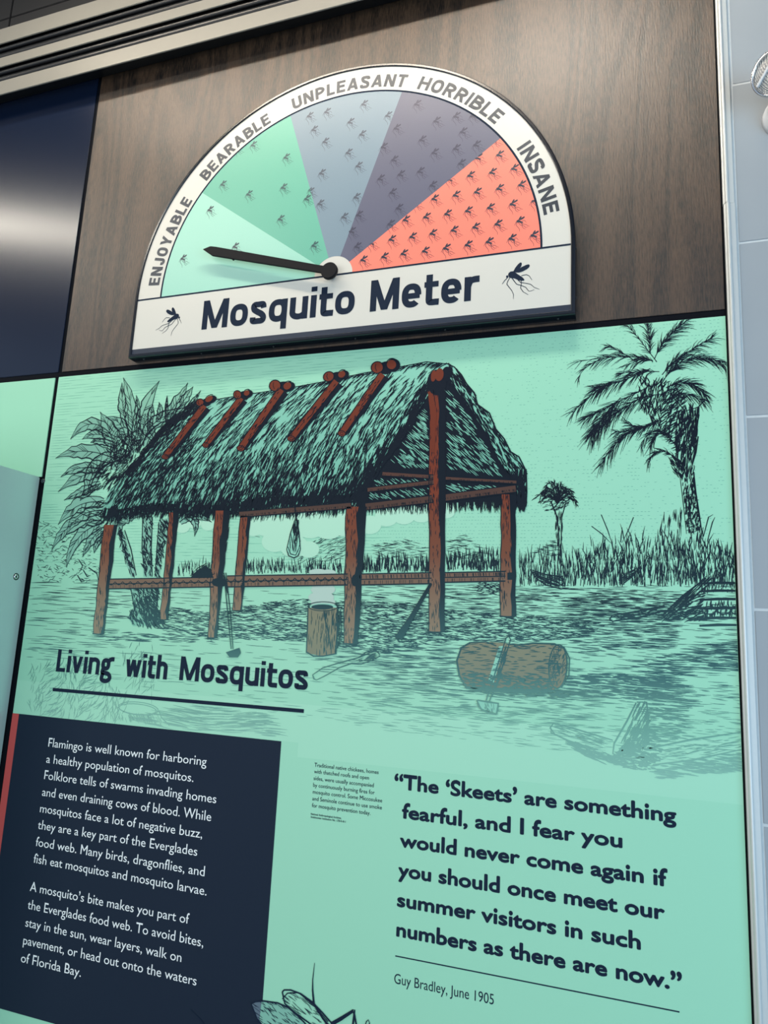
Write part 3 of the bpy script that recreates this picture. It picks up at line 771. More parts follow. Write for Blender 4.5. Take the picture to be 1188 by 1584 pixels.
def hatch(ink, poly, n, ang, la, lb, w0, wm, jit=0.08, curve=0.0, dens=None):
    xs = [p[0] for p in poly]; ys = [p[1] for p in poly]
    for _ in range(n):
        for t in range(30):
            p = (rnd(min(xs), max(xs)), rnd(min(ys), max(ys)))
            if inside(p, poly) and (dens is None or rnd(0, 1) < dens(*p)): break
        else: continue
        a = (ang(*p) if callable(ang) else ang)+rnd(-jit, jit); L_ = rnd(la, lb)
        dx, dy = math.cos(a)*L_/2, math.sin(a)*L_/2
        mid = (p[0]-dy*curve, p[1]+dx*curve)
        q = through((p[0]-dx, p[1]-dy), mid, (p[0]+dx, p[1]+dy), 4)
        ink.stroke(q, w0, wm*rnd(.7, 1.2), w0)
def vp_ang(x, y): return math.atan2(y-833.0, x+2646.0)*1.0     # direction of level lines on the wall, as seen
def lvl(x, y): return -math.atan2(833.0-y, 2646.0+x)
UP = math.radians(-90)

# ---- ground: long level pen lines
ink = Ink(Y2)
GR = [(40, 905), (300, 912), (560, 915), (830, 905), (1150, 905), (1155, 1010), (1158, 1195), (1000, 1180), (760, 1150), (520, 1120), (436, 1105), (300, 1075), (60, 1060)]
hatch(ink, GR, 1900, lvl, 10, 32, 0.2, 0.85, 0.03, 0.03, lambda x, y: 0.75 if x > 500 else 0.35)
hatch(ink, [(60, 900), (200, 895), (190, 1000), (45, 1020)], 130, lvl, 10, 40, 0.2, 1.2, 0.05)
SH = [(215, 958), (260, 938), (330, 948), (420, 930), (480, 924), (560, 930), (640, 932), (700, 944), (800, 950), (860, 957), (940, 965), (900, 985), (830, 992), (700, 990), (640, 1002), (600, 1010), (540, 1003), (470, 992), (400, 990), (320, 985), (250, 975)]
hatch(ink, SH, 2300, lvl, 6, 18, 0.4, 1.3, 0.22, 0.1)
hatch(ink, [(560, 905), (840, 905), (1050, 915), (1100, 960), (860, 965), (700, 945), (560, 940)], 520, lvl, 10, 24, 0.3, 1.05, 0.05)
hatch(ink, [(870, 925), (1060, 925), (1040, 1000), (890, 1010)], 420, lvl, 12, 28, 0.3, 1.15, 0.04)
hatch(ink, [(580, 1000), (700, 1000), (715, 1080), (600, 1060)], 130, lvl, 12, 40, 0.3, 1.4, 0.05)
hatch(ink, [(520, 1000), (900, 1070), (960, 1090), (900, 1130), (560, 1090)], 260, lvl, 14, 40, 0.2, 1.2, 0.04)
hatch(ink, [(880, 1045), (950, 1040), (1050, 1060), (1040, 1085), (900, 1078), (870, 1070)], 260, lvl, 10, 28, 0.4, 2.0, 0.07)
hatch(ink, [(975, 1020), (1060, 1010), (1075, 1090), (1010, 1110), (1000, 1060)], 150, lvl, 14, 40, 0.4, 1.5, 0.03, 0.06)
hatch(ink, [(1060, 1000), (1150, 990), (1155, 1040), (1070, 1035)], 120, lvl, 14, 38, 0.3, 1.4, 0.03)
hatch(ink, [(150, 977), (340, 982), (335, 995), (160, 990)], 80, lvl, 8, 24, .3, 1.5, .15)
# drawing foot, left: grass tufts and low stump
hatch(ink, [(45, 1035), (120, 1015), (200, 1085), (180, 1118), (45, 1100)], 300, lambda x, y: math.radians(-60+30*math.sin(x*.1)), 8, 20, 0.3, 1.3, 0.5, 0.15)
hatch(ink, [(200, 1110), (300, 1090), (420, 1105), (430, 1140), (250, 1125)], 200, lambda x, y: lvl(x, y)+0.12*math.sin(x*.03), 16, 40, 0.3, 1.4, 0.08)
hatch(ink, [(190, 1000), (240, 990), (240, 1080), (190, 1080)], 60, math.radians(-70), 8, 20, 0.2, 1.0, 0.5)
for (cx, cy, rx, ry) in ((214, 1096, 31, 10), (213, 1097, 29, 8)): ink.stroke([*ell(cx, cy, rx, ry, 0.10, 24), (cx+rx, cy+2)], 1.1)
ink.stroke([(184, 1098), (180, 1110), (176, 1116)], 1.4); ink.stroke([(246, 1100), (250, 1110), (262, 1122)], 1.4)
hatch(ink, [(184, 1104), (246, 1106), (252, 1122), (184, 1114)], 60, math.radians(70), 5, 10, .3, 1.0)
# left background brush
hatch(ink, [(50, 800), (130, 830), (155, 880), (140, 900), (60, 900)], 300, lambda x, y: math.radians(-30)*math.sin(x*.2+y*.3), 3, 8, 0.3, 1.0, 0.6)
for p in ([(122, 866), (128, 875), (123, 885)], [(120, 890), (126, 900), (131, 899)], [(137, 878), (150, 887), (152, 897)], [(129, 882), (135, 892), (140, 890)]): ink.stroke(p, 1.8, 2.2, .8)

# ---- reeds
def reeds(ink, pts_top, ybot, n, la, lb, w, lean=0.14):
    x0, x1 = pts_top[0][0], pts_top[-1][0]
    for _ in range(n):
        x = rnd(x0, x1)
        yt = None
        for a, b in zip(pts_top[:-1], pts_top[1:]):
            if a[0] <= x <= b[0]: yt = a[1]+(b[1]-a[1])*(x-a[0])/max(b[0]-a[0], 1e-6); break
        yb = ybot(x)
        t = 1-abs(rnd(0, 1)-rnd(0, 1)*.35)
        y = yt+(yb-yt)*max(0, t); L_ = rnd(la, lb)
        l = rnd(-lean, lean)
        ink.stroke([(x, min(y, yb)), (x+l*L_*.5, min(y, yb)-L_*.5), (x+l*L_*1.4, min(y, yb)-L_)], w, w*1.1, 0.25)
reeds(ink, [(803, 860), (850, 850), (900, 845), (930, 840), (960, 838), (985, 846), (1020, 832), (1040, 838), (1090, 822), (1110, 850), (1142, 862)], lambda x: 908, 820, 9, 24, 0.8)
reeds(ink, [(893, 868), (930, 832), (985, 822), (1000, 836), (1030, 808), (1060, 836), (1100, 818), (1142, 855)], lambda x: 900, 200, 10, 26, 1.1, 0.35)
hatch(ink, [(1020, 800), (1055, 790), (1060, 880), (1020, 880)], 60, math.radians(-84), 9, 20, .3, 1.1, .12)
for p in ([(915, 814), (930, 825), (945, 840)], [(930, 796), (940, 820), (948, 845)], [(980, 800), (972, 820), (962, 840)], [(1088, 830), (1096, 800), (1103, 796)], [(1094, 838), (1102, 808), (1106, 800)]): ink.stroke(p, 1.0, 1.2, .4)
reeds(ink, [(375, 876), (400, 870), (450, 868), (500, 872), (530, 868)], lambda x: 888, 210, 6, 16, 1.0)
reeds(ink, [(560, 866), (600, 862), (662, 866)], lambda x: 886, 190, 7, 19, 1.1)
reeds(ink, [(690, 872), (705, 858), (740, 852), (772, 856)], lambda x: 884, 170, 8, 20, 1.15)
reeds(ink, [(275, 876), (310, 870), (330, 874)], lambda x: 892, 70, 6, 15, 1.0)
hatch(ink, [(580, 842), (640, 832), (660, 845), (655, 862), (580, 866)], 110, lvl, 6, 16, .2, .8, .3)
hatch(ink, [(690, 836), (720, 826), (750, 845), (770, 855), (700, 868)], 80, lvl, 6, 16, .2, .9, .3)
hatch(ink, [(440, 855), (500, 830), (535, 825), (535, 866), (470, 872)], 170, lambda x, y: math.radians(-20), 5, 14, .2, .9, .4)
hatch(ink, [(395, 820), (430, 815), (425, 835), (400, 835)], 25, lvl, 6, 14, .2, .8, .3)
hatch(ink, [(825, 855), (855, 835), (870, 850), (860, 862)], 40, lvl, 6, 14, .2, .9, .3)
hatch(ink, [(740, 900), (790, 904), (785, 925), (735, 915)], 90, lvl, 4, 10, .3, 1.4, .5)

# ---- right hand palm
def frond(ink, a, m_, b, ln, n, w=1.2, side=(1, 1), droop=0.0, spine=1.6):
    P_ = through(a, m_, b, 12)
    ink.stroke(P_, spine, spine*.8, 0.4)
    for i_ in range(n):
        t = rnd(0.08, 1.0); p = along(P_, t); q = along(P_, min(1, t+0.05)); q0 = along(P_, t-0.05)
        th = math.atan2(q[1]-q0[1], q[0]-q0[0])
        s = 1 if rnd(0, 1) < side[0]/(side[0]+side[1]) else -1
        L_ = ln*rnd(.5, 1.1)*(1.1-0.5*abs(t-.5)); an = th+s*rnd(.12, .62)
        e = (p[0]+math.cos(an)*L_, p[1]+math.sin(an)*L_+droop*L_)
        mm_ = ((p[0]+e[0])/2+rnd(-1, 1), (p[1]+e[1])/2-droop*L_*.3)
        ink.stroke([p, mm_, e], w*rnd(.8, 1.2), w*rnd(.8, 1.3), 0.25)
C0 = (1024, 592)
FR_ = [((1006, 548), (1004, 520), (999, 492), 17, 70), ((1012, 556), (1032, 524), (1066, 494), 20, 110), ((1024, 580), (1054, 552), (1102, 523), 17, 110),
       ((1022, 596), (1066, 556), (1128, 566), 20, 150), ((1016, 560), (985, 520), (970, 503), 12, 36), ((1010, 558), (962, 552), (892, 560), 16, 80), ((985, 560), (952, 540), (941, 536), 12, 40),
       ((930, 556), (905, 570), (894, 588), 10, 26), ((1006, 570), (960, 590), (922, 600), 18, 110), ((955, 590), (925, 604), (886, 638), 17, 80), ((1000, 600), (945, 628), (904, 648), 17, 100), ((960, 615), (935, 645), (915, 672), 22, 130),
       ((1022, 610), (975, 625), (930, 664), 19, 120), ((1015, 650), (985, 664), (952, 668), 13, 60), ((1000, 662), (968, 672), (928, 720), 18, 110), ((1030, 640), (1000, 660), (970, 655), 15, 70),
       ((1046, 690), (1022, 670), (1006, 690), 15, 70), ((1040, 676), (1010, 668), (992, 690), 12, 50), ((1050, 712), (1020, 698), (1002, 716), 11, 60), ((1030, 600), (1064, 592), (1092, 612), 18, 110), ((1036, 612), (1060, 610), (1090, 622), 15, 60),
       ((1010, 560), (995, 556), (968, 566), 12, 60), ((1020, 575), (990, 575), (958, 578), 12, 80)]
for a, m_, b, ln, n in FR_: frond(ink, a, m_, b, ln*1.45, int(n*.75), 0.7, droop=0.25, spine=1.1)
hatch(ink, [(990, 585), (1045, 590), (1078, 640), (1075, 700), (1050, 700), (1010, 655), (985, 620)], 420, lambda x, y: math.radians(-70+25*math.sin(x*.08)), 7, 20, .4, 1.7, .6, .1)
hatch(ink, [(1046, 640), (1082, 632), (1076, 700), (1068, 735), (1052, 735), (1044, 700)], 210, math.radians(-83), 8, 20, .4, 1.8, .16)
hatch(ink, [(1052, 722), (1074, 722), (1075, 760), (1086, 822), (1062, 826), (1058, 770)], 190, math.radians(-86), 4, 11, .4, 1.6, .2)
hatch(ink, [(1058, 760), (1076, 760), (1086, 822), (1062, 826)], 70, math.radians(-12), 3, 8, .3, 1.2, .3)
ink.stroke([(1073, 730), (1076, 762), (1082, 800), (1086, 826)], 1.6, 2.4, 1.0); ink.stroke([(1052, 738), (1057, 780), (1062, 826)], .8, 1.0, .6)
ink.stroke([(1081, 640), (1077, 668), (1070, 690)], 1.2, 2.0, 1.0); ink.stroke([(1080, 675), (1076, 700), (1070, 722)], 1.5, 2.4, 1.2)
ink.stroke([(1091, 618), (1080, 630), (1060, 636), (1046, 620), (1036, 608)], 1.3)
hatch(ink, [(1034, 700), (1056, 716), (1056, 745), (1040, 730)], 60, math.radians(50), 6, 16, .4, 1.4, .2)
# small palm
for i_ in range(15):
    a = math.radians(180+i_*13+rnd(-5, 5)); r = rnd(24, 34)
    frond(ink, (862, 780), (862+math.cos(a)*r*.55, 768+math.sin(a)*r*.6), (860+math.cos(a)*r*1.05, 776+math.sin(a)*r*.95+4), 9, 22, 0.9, droop=.25, spine=1.0)
hatch(ink, [(838, 760), (880, 758), (884, 778), (866, 790), (840, 790)], 110, lambda x, y: math.radians(-25), 5, 12, .3, 1.2, .5)
ink.stroke([(852, 775), (862, 800), (865, 835), (862, 880)], 1.8, 1.6, 1.0); ink.stroke([(876, 775), (869, 800), (868, 840), (867, 885)], 1.3, 1.5, 1.2)
hatch(ink, [(858, 790), (871, 790), (869, 870), (862, 880)], 40, UP, 6, 16, .3, 1.2, .06)

# ---- boat, wood pile, planks
for q in ([(820, 881), (830, 895), (845, 905), (868, 911), (880, 910)], [(820, 881), (845, 889), (870, 892), (874, 908)], [(868, 892), (871, 908)]): ink.stroke(q, 1.2, 2.0, 1.2)
hatch(ink, [(824, 884), (868, 893), (870, 909), (846, 903), (832, 895)], 75, lambda x, y: math.radians(22), 8, 20, .3, 1.0, .05)
for q in ([(961, 891), (975, 884), (985, 879), (983, 888), (962, 905)], [(960, 890), (961, 904)]): ink.stroke(q, 1.0, 1.6, 1.0)
hatch(ink, [(962, 892), (984, 881), (981, 889), (963, 903)], 25, math.radians(-30), 8, 16, .3, 1.1, .05)
PLK = [(1024, 953), (1088, 893), (1098, 899), (1032, 958)]
for q in ([(1024, 952), (1056, 922), (1092, 894)], [(1032, 958), (1070, 926), (1100, 901)], [(1024, 952), (1032, 958)]): ink.stroke(q, 1.6, 2.4, 1.6)
hatch(ink, PLK, 60, math.radians(-42), 10, 26, .4, 1.4, .04)
for y0 in (903, 915, 928, 942, 957, 968): ink.stroke([(1082, y0), (1110, y0-1.5), (1143, y0-1)], 2.4, 3.4, 2.6)
hatch(ink, [(1084, 905), (1142, 903), (1143, 914), (1084, 916)], 30, math.radians(-80), 4, 9, .5, 1.6, .1)
hatch(ink, [(1090, 932), (1142, 930), (1143, 952), (1090, 955)], 60, math.radians(-85), 5, 10, .5, 1.8, .15)
for cx, rx in ((1097, 11), (1120, 10), (1138, 7)): ink.stroke([*ell(cx, 944, rx, 6, 0, 16), (cx+rx, 944)], 1.5)
hatch(ink, [(1060, 930), (1090, 910), (1084, 960), (1040, 958)], 90, math.radians(-20), 6, 16, .5, 2.0, .3)
for q in ([(947, 952), (985, 946), (1028, 937)], [(948, 961), (990, 955), (1030, 944)], [(947, 952), (943, 958), (949, 962)]): ink.stroke(q, 1.6, 2.6, 2.0)
hatch(ink, [(950, 953), (1028, 938), (1030, 944), (955, 960)], 40, math.radians(-12), 6, 14, .4, 1.6, .1)
# axe cut stump and fallen trunks, lower right
for q in ([(856, 1119), (885, 1126), (918, 1136), (948, 1145)], [(853, 1127), (852, 1133), (880, 1146), (925, 1160)], [(856, 1119), (851, 1126), (858, 1135)],
          [(984, 1087), (970, 1115), (950, 1150), (948, 1166)], [(985, 1086), (1000, 1086), (1003, 1110), (1001, 1140)], [(1002, 1158), (1070, 1144), (1150, 1133)], [(1010, 1183), (1070, 1176), (1154, 1160)]): ink.stroke(q, 1.4, 2.2, 1.2)
hatch(ink, [(986, 1090), (1002, 1090), (1004, 1150), (980, 1165), (955, 1165)], 110, math.radians(-62), 8, 20, .5, 2.2, .1)
hatch(ink, [(975, 1150), (1010, 1120), (1025, 1165), (1010, 1190), (970, 1190), (940, 1175)], 230, lvl, 5, 16, .6, 2.6, .3)
hatch(ink, [(870, 1142), (930, 1160), (960, 1178), (930, 1180), (890, 1160)], 90, math.radians(20), 10, 24, .5, 1.9, .15)
hatch(ink, [(860, 1122), (945, 1146), (935, 1158), (858, 1132)], 45, math.radians(16), 10, 24, .3, 1.1, .05)
hatch(ink, [(1010, 1186), (1150, 1163), (1158, 1190), (1020, 1205)], 120, lvl, 12, 32, .4, 2.2, .06)
hatch(ink, [(1010, 1162), (1150, 1138), (1152, 1158), (1010, 1180)], 60, lambda x, y: math.radians(-8), 8, 22, .2, 1.2, .08)
hatch(ink, [(1000, 1095), (1060, 1095), (1070, 1140), (1008, 1150)], 120, lvl, 8, 22, .3, 1.4, .05)
ink.build('engraved_landscape', INK, mural, 'stuff')

# ---- smoke drifting under the roof
SMK = fade_mat('pale_smoke', [(1.7, (168, 216, 188)), (2.1, (180, 222, 196))])
for i_s, (cx, cy, r) in enumerate(((282, 815, 12), (300, 808, 12), (322, 812, 11), (392, 815, 18), (412, 812, 22), (432, 822, 26), (425, 838, 20), (455, 845, 22), (452, 815, 26), (480, 812, 26), (508, 815, 24), (532, 812, 22), (552, 818, 16), (572, 812, 18), (598, 800, 18), (625, 797, 18), (652, 794, 18), (690, 790, 15), (478, 850, 16))):
    sm = Ink(Y3-i_s*3e-6); sm.ellipse(cx, cy, r, r*.8, 0, 26); sm.build('smoke_puff', SMK, mural)
sm = Ink(Y3-0.0002)
for (cx, cy, rx, ry) in ((492, 885, 14, 5), (508, 886, 12, 5), (500, 912, 19, 9), (497, 924, 20, 9), (502, 902, 18, 8), (500, 932, 19, 9)): sm.ellipse(cx, cy, rx, ry)
sm.build('smoke_column', mat('grey_smoke_print', (168, 194, 180), 0.45), mural, 'stuff')

# ---- left palm: leaves with tinted blades and inked edges
leaf = Ink(Y3); lin_ = Ink(Y4)
def blade(base, mid, tip, w, tint=True, veins=9, ew=1.4, jag=True):
    P_ = through(base, mid, tip, 14); Lp = []; Rp = []
    for i_, p in enumerate(P_):
        a = P_[max(0, i_-1)]; b = P_[min(13, i_+1)]; dx, dy = b[0]-a[0], b[1]-a[1]; L_ = math.hypot(dx, dy) or 1
        t = i_/13.0; ww = w*.5*(0.35+1.3*math.sin(math.pi*min(1, t*.9+.12))**.8)*(1-t**5)
        j_ = (1+rnd(-.22, .22)) if jag else 1
        Lp.append((p[0]-dy/L_*ww*j_, p[1]+dx/L_*ww*j_)); Rp.append((p[0]+dy/L_*ww*j_, p[1]-dx/L_*ww*j_))
    if tint: leaf.fill(Lp+Rp[::-1])
    lin_.stroke(Lp, ew*.7, ew, .5); lin_.stroke(Rp, ew*.9, ew*1.4, .5); lin_.stroke(P_, ew, ew*.6, .3)
    for _ in range(veins):
        t = rnd(.02, .8); p = along(P_, t); q = along(Lp if rnd(0, 1) < .5 else Rp, min(1, t+.12))
        lin_.stroke([p, lerp(p, q, .5), q], .9, .8, .3)
LV = [((204, 676), (203, 630), (191, 584), 12), ((196, 660), (190, 625), (189, 592), 8), ((214, 668), (226, 628), (247, 589), 10), ((208, 662), (213, 635), (211, 611), 5),
      ((252, 650), (272, 625), (291, 592), 10), ((266, 648), (286, 618), (299, 598), 7), ((280, 650), (295, 628), (311, 604), 6), ((244, 652), (248, 635), (246, 622), 5), ((232, 660), (234, 640), (237, 626), 6),
      ((240, 680), (225, 655), (226, 640), 12), ((258, 654), (258, 630), (259, 612), 3),
      ((178, 706), (170, 668), (155, 637), 14), ((196, 682), (185, 655), (163, 646), 10), ((172, 672), (140, 656), (109, 680), 11), ((178, 680), (150, 672), (127, 680), 8), ((180, 690), (155, 683), (140, 685), 6),
      ((178, 710), (130, 698), (86, 709), 14), ((160, 728), (125, 724), (94, 738), 9), ((160, 732), (128, 736), (90, 761), 11), ((156, 748), (128, 760), (99, 774), 8), ((152, 752), (135, 762), (124, 775), 6),
      ((160, 778), (122, 782), (90, 812), 13), ((160, 790), (125, 798), (102, 828), 11), ((158, 806), (112, 812), (80, 852), 12), ((158, 810), (122, 832), (103, 878), 11), ((158, 818), (142, 835), (128, 862), 8), ((160, 830), (150, 842), (146, 856), 5),
      ((208, 690), (190, 672), (176, 690), 12), ((206, 700), (198, 680), (178, 676), 9), ((212, 690), (214, 672), (222, 664), 10),
      ((278, 808), (300, 798), (328, 808), 9), ((290, 800), (302, 808), (301, 830), 7)]
for b_, m_, t_, w_ in LV: blade(b_, m_, t_, w_, veins=16, ew=1.7)
# big arching fronds
for b_, m_, t_, w_ in (((136, 762), (158, 715), (205, 708), 14), ((222, 690), (245, 650), (305, 632), 11), ((180, 728), (190, 706), (206, 706), 14), ((176, 826), (195, 798), (232, 800), 13)):
    blade(b_, m_, t_, w_, veins=22, ew=1.8)
for q in ([(138, 760), (160, 722), (200, 712)], [(160, 757), (176, 740), (196, 738)], [(215, 700), (232, 668), (258, 650)]): lin_.stroke(through(*q), 1.5, 4.0, 1.0)
hatch(lin_, [(150, 720), (200, 700), (205, 720), (170, 757), (150, 760)], 120, lambda x, y: math.radians(-50), 6, 16, .5, 1.9, .4)
hatch(lin_, [(170, 690), (215, 660), (222, 690), (205, 712), (175, 712)], 130, lambda x, y: math.radians(-70), 6, 16, .5, 1.8, .6)
hatch(lin_, [(200, 722), (232, 690), (258, 652), (300, 632), (255, 665), (215, 715), (180, 745)], 420, lambda x, y: math.radians(-48), 6, 16, .6, 2.8, .4)
hatch(lin_, [(150, 775), (165, 775), (165, 830), (150, 830)], 60, lambda x, y: math.radians(-30), 5, 14, .5, 1.8, .5)
# palm trunks under the roof
TR = [[(183, 815), (192, 822), (199, 850), (211, 890), (203, 892), (194, 868), (186, 840)], [(222, 800), (236, 800), (234, 840), (235, 860), (236, 892), (222, 892), (220, 850)], [(246, 805), (264, 800), (258, 830), (250, 870), (247, 892), (240, 892), (244, 840)],
      [(202, 908), (247, 908), (243, 940), (254, 962), (230, 968), (206, 968), (198, 955), (208, 940)]]
for t_ in TR: leaf.fill(t_)
for t_, n in zip(TR, (60, 110, 100, 230)): hatch(lin_, t_, n, lambda x, y: math.radians(70+20*math.sin(y*.3)), 5, 13, .6, 2.1, .45)
for q in ([(186, 816), (190, 842), (199, 870), (206, 892)], [(193, 820), (203, 850), (211, 890)], [(221, 800), (220, 850), (225, 890)], [(236, 800), (234, 850), (236, 892)], [(246, 808), (243, 850), (240, 892)], [(203, 912), (208, 940), (205, 966)], [(246, 905), (242, 940), (256, 966)]): lin_.stroke(q, 1.4, 2.0, 1.2)
hatch(lin_, [(212, 930), (245, 915), (244, 945), (256, 966), (230, 970)], 160, lambda x, y: math.radians(60), 4, 12, .8, 2.4, .5)
leaf.build('palm_leaf_tint', GRASS, mural, 'stuff')
lin_.build('palm_outline', INK, mural, 'stuff')

# ---- the hut
R0 = [(312, 627), (330, 619), (378, 611), (440, 602), (505, 590), (560, 578), (618, 568), (660, 560), (690, 563)]
E0 = [(160, 800), (186, 802), (237, 792), (300, 795), (335, 796), (371, 792), (401, 785), (470, 783), (530, 782), (566, 775)]
ROOF = [(160, 806), (160, 782), (171, 757), (196, 732), (221, 706), (252, 675), (285, 645), (307, 627)]+R0[1:]+[(700, 572), (661, 613), (641, 651), (618, 686), (593, 717), (573, 752), (566, 778)]+E0[-2:0:-1]
base_ = Ink(Y4)
base_.fill(ROOF)
base_.fill([(690, 562), (703, 568), (714, 580), (722, 594), (734, 608), (739, 626), (757, 639), (767, 664), (780, 679), (790, 699), (803, 707), (814, 729), (815, 760), (814, 782), (804, 790), (797, 772), (795, 740), (777, 722), (755, 674), (729, 636), (702, 596), (688, 585)])
base_.build('thatch', THATCH, mural, 'stuff')
dk = Ink(Y4-0.0002)
GAB = [(689, 586), (702, 596), (729, 636), (755, 674), (777, 722), (797, 742), (797, 775), (690, 778), (566, 788), (568, 757), (573, 752), (593, 717), (618, 686), (641, 651), (661, 613)]
dk.fill(GAB)
# fringe hanging under the gable and the eaves
for _ in range(260):
    x = rnd(568, 800); y = 780-(x-568)*.02; L_ = rnd(6, 18)
    dk.stroke([(x, y-4), (x+rnd(-1.5, 1.5), y+L_*.5), (x+rnd(-2, 2), y+L_)], 1.8, 1.2, .3)
for _ in range(420):
    t = rnd(0, 1)
    p = along(E0, t); L_ = rnd(6, 17); y = p[1]-8
    if p[0] > 371: y -= 2
    dk.stroke([(p[0]+2, y-6), (p[0]+rnd(-1.5, 1.5), y+L_*.5), (p[0]-rnd(-1, 3), y+L_+2)], 2.2, 1.7, .3)
for _ in range(130):
    x = rnd(385, 545); y = 796-(x-371)*.06; L_ = rnd(4, 15)
    dk.stroke([(x, y-4), (x-1, y+L_*.6), (x-2+rnd(-2, 2), y+L_)], 1.4, 1.1, .3)
dk.build('hut_shadow', INK, mural, 'stuff')
lt = Ink(Y4-0.0005)
hatch(lt, [(692, 600), (728, 648), (772, 725), (785, 740), (694, 728)], 230, math.radians(42), 6, 15, .3, 1.15, .05)
hatch(lt, [(660, 630), (664, 725), (600, 722), (622, 695), (645, 655)], 170, math.radians(40), 6, 13, .3, 1.1, .07)
hatch(lt, [(575, 742), (664, 740), (664, 752), (578, 756)], 40, math.radians(35), 5, 12, .3, 1.2, .06)
hatch(lt, [(572, 765), (664, 755), (664, 764), (572, 774)], 55, math.radians(35), 5, 11, .3, 1.3, .06)
hatch(lt, [(692, 748), (770, 752), (740, 758), (692, 762)], 50, math.radians(25), 5, 12, .3, 1.3, .06)
lt.build('gable_thatch_line', THATCH, mural, 'stuff')
# thatch strokes running down the slope
th = Ink(Y5+0.00002)
def slope(u, v):
    a = along([(312, 627), (378, 611), (440, 602), (505, 590), (560, 578), (618, 568), (690, 563)], u)
    b = along([(162, 803), (235, 796), (300, 800), (371, 795), (430, 786), (500, 782), (568, 780)], u)
    bul = math.sin(math.pi*v)*-14
    return (a[0]+(b[0]-a[0])*v+bul, a[1]+(b[1]-a[1])*v+bul*.6)
for _ in range(4600):
    v = rnd(0, 1)**.75; u = rnd(0, 1)
    if rnd(0, 1) > 0.45+0.75*v**2: continue
    dv = rnd(.03, .10); du = rnd(-.012, .010)
    p = slope(u, max(0, v-dv/2)); q = slope(max(0, min(1, u+du)), min(1.02, v+dv/2))
    m_ = ((p[0]+q[0])/2+rnd(-1.2, 1.2), (p[1]+q[1])/2+rnd(-1.2, 1.2))
    if not inside(m_, ROOF): continue
    ww = rnd(.9, 1.9)*(1+.9*max(0, v-.55))
    th.stroke([p, m_, q], ww*.4, ww, ww*.3)
for _ in range(520):    # darker lower right corner and gable edge of the slope
    t = rnd(0, 1); e = along([(665, 600), (641, 651), (618, 686), (593, 717), (573, 752), (566, 780)], t)
    x = e[0]-abs(RX.gauss(0, 8)); y = e[1]+rnd(-6, 6); L_ = rnd(7, 18)
    th.stroke([(x+L_*.25, y-L_*.5), (x, y), (x-L_*.35, y+L_*.5)], .8, 2.2, .5)
hatch(th, [(480, 762), (566, 742), (568, 782), (480, 786)], 230, math.radians(-62), 8, 20, .6, 2.8, .2)
hatch(th, [(196, 733), (218, 700), (250, 660), (300, 620), (310, 630), (256, 676), (204, 738)], 330, lambda x, y: math.radians(-50), 6, 14, .6, 2.2, .25)
hatch(th, [(164, 780), (176, 752), (205, 725), (250, 680), (300, 632), (300, 700), (230, 770)], 420, lambda x, y: math.radians(-56), 7, 18, .5, 1.7, .2)
hatch(th, [(160, 790), (300, 775), (300, 795), (162, 806)], 150, math.radians(-72), 8, 18, .6, 2.2, .2)
hatch(th, [(300, 778), (480, 765), (480, 786), (300, 797)], 200, math.radians(-66), 8, 18, .6, 2.2, .2)
# ridge and right thatch edge
for _ in range(220):
    t = rnd(0, 1); p = along(R0, t); L_ = rnd(6, 14)
    th.stroke([(p[0]+rnd(-2, 2), p[1]+rnd(-1, 3)), (p[0]-L_*.5, p[1]+L_*.2+1), (p[0]-L_, p[1]+L_*.55+2)], .6, 1.2, .4)
th.stroke(R0, 1.4, 1.4, 1.4)
RE = [(690, 562), (703, 568), (714, 580), (722, 594), (734, 608), (739, 626), (757, 639), (767, 664), (780, 679), (790, 699), (803, 707), (814, 729), (815, 760), (814, 782), (804, 790)]
th.stroke(RE, 1.6, 2.0, 1.6)
RI_ = [(688, 585), (702, 596), (729, 636), (755, 674), (777, 722), (795, 740), (799, 775)]
for _ in range(430):
    t = rnd(0, 1); p = lerp(along(RE, t), along(RI_, t), rnd(0, 1.15)); L_ = rnd(6, 16); a = math.radians(58+rnd(-12, 12)+(25 if t > .8 else 0))
    th.stroke([(p[0]-math.cos(a)*L_*.5, p[1]-math.sin(a)*L_*.5), p, (p[0]+math.cos(a)*L_*.5, p[1]+math.sin(a)*L_*.5)], .6, rnd(1.2, 2.4), .4)
for _ in range(150):
    x = rnd(797, 815); y = rnd(730, 785); L_ = rnd(8, 18)
    th.stroke([(x, y-L_*.5), (x-.5, y), (x-1.5, y+L_*.5)], .6, 1.8, .4)
th.build('thatch_stroke', INK, mural, 'stuff')

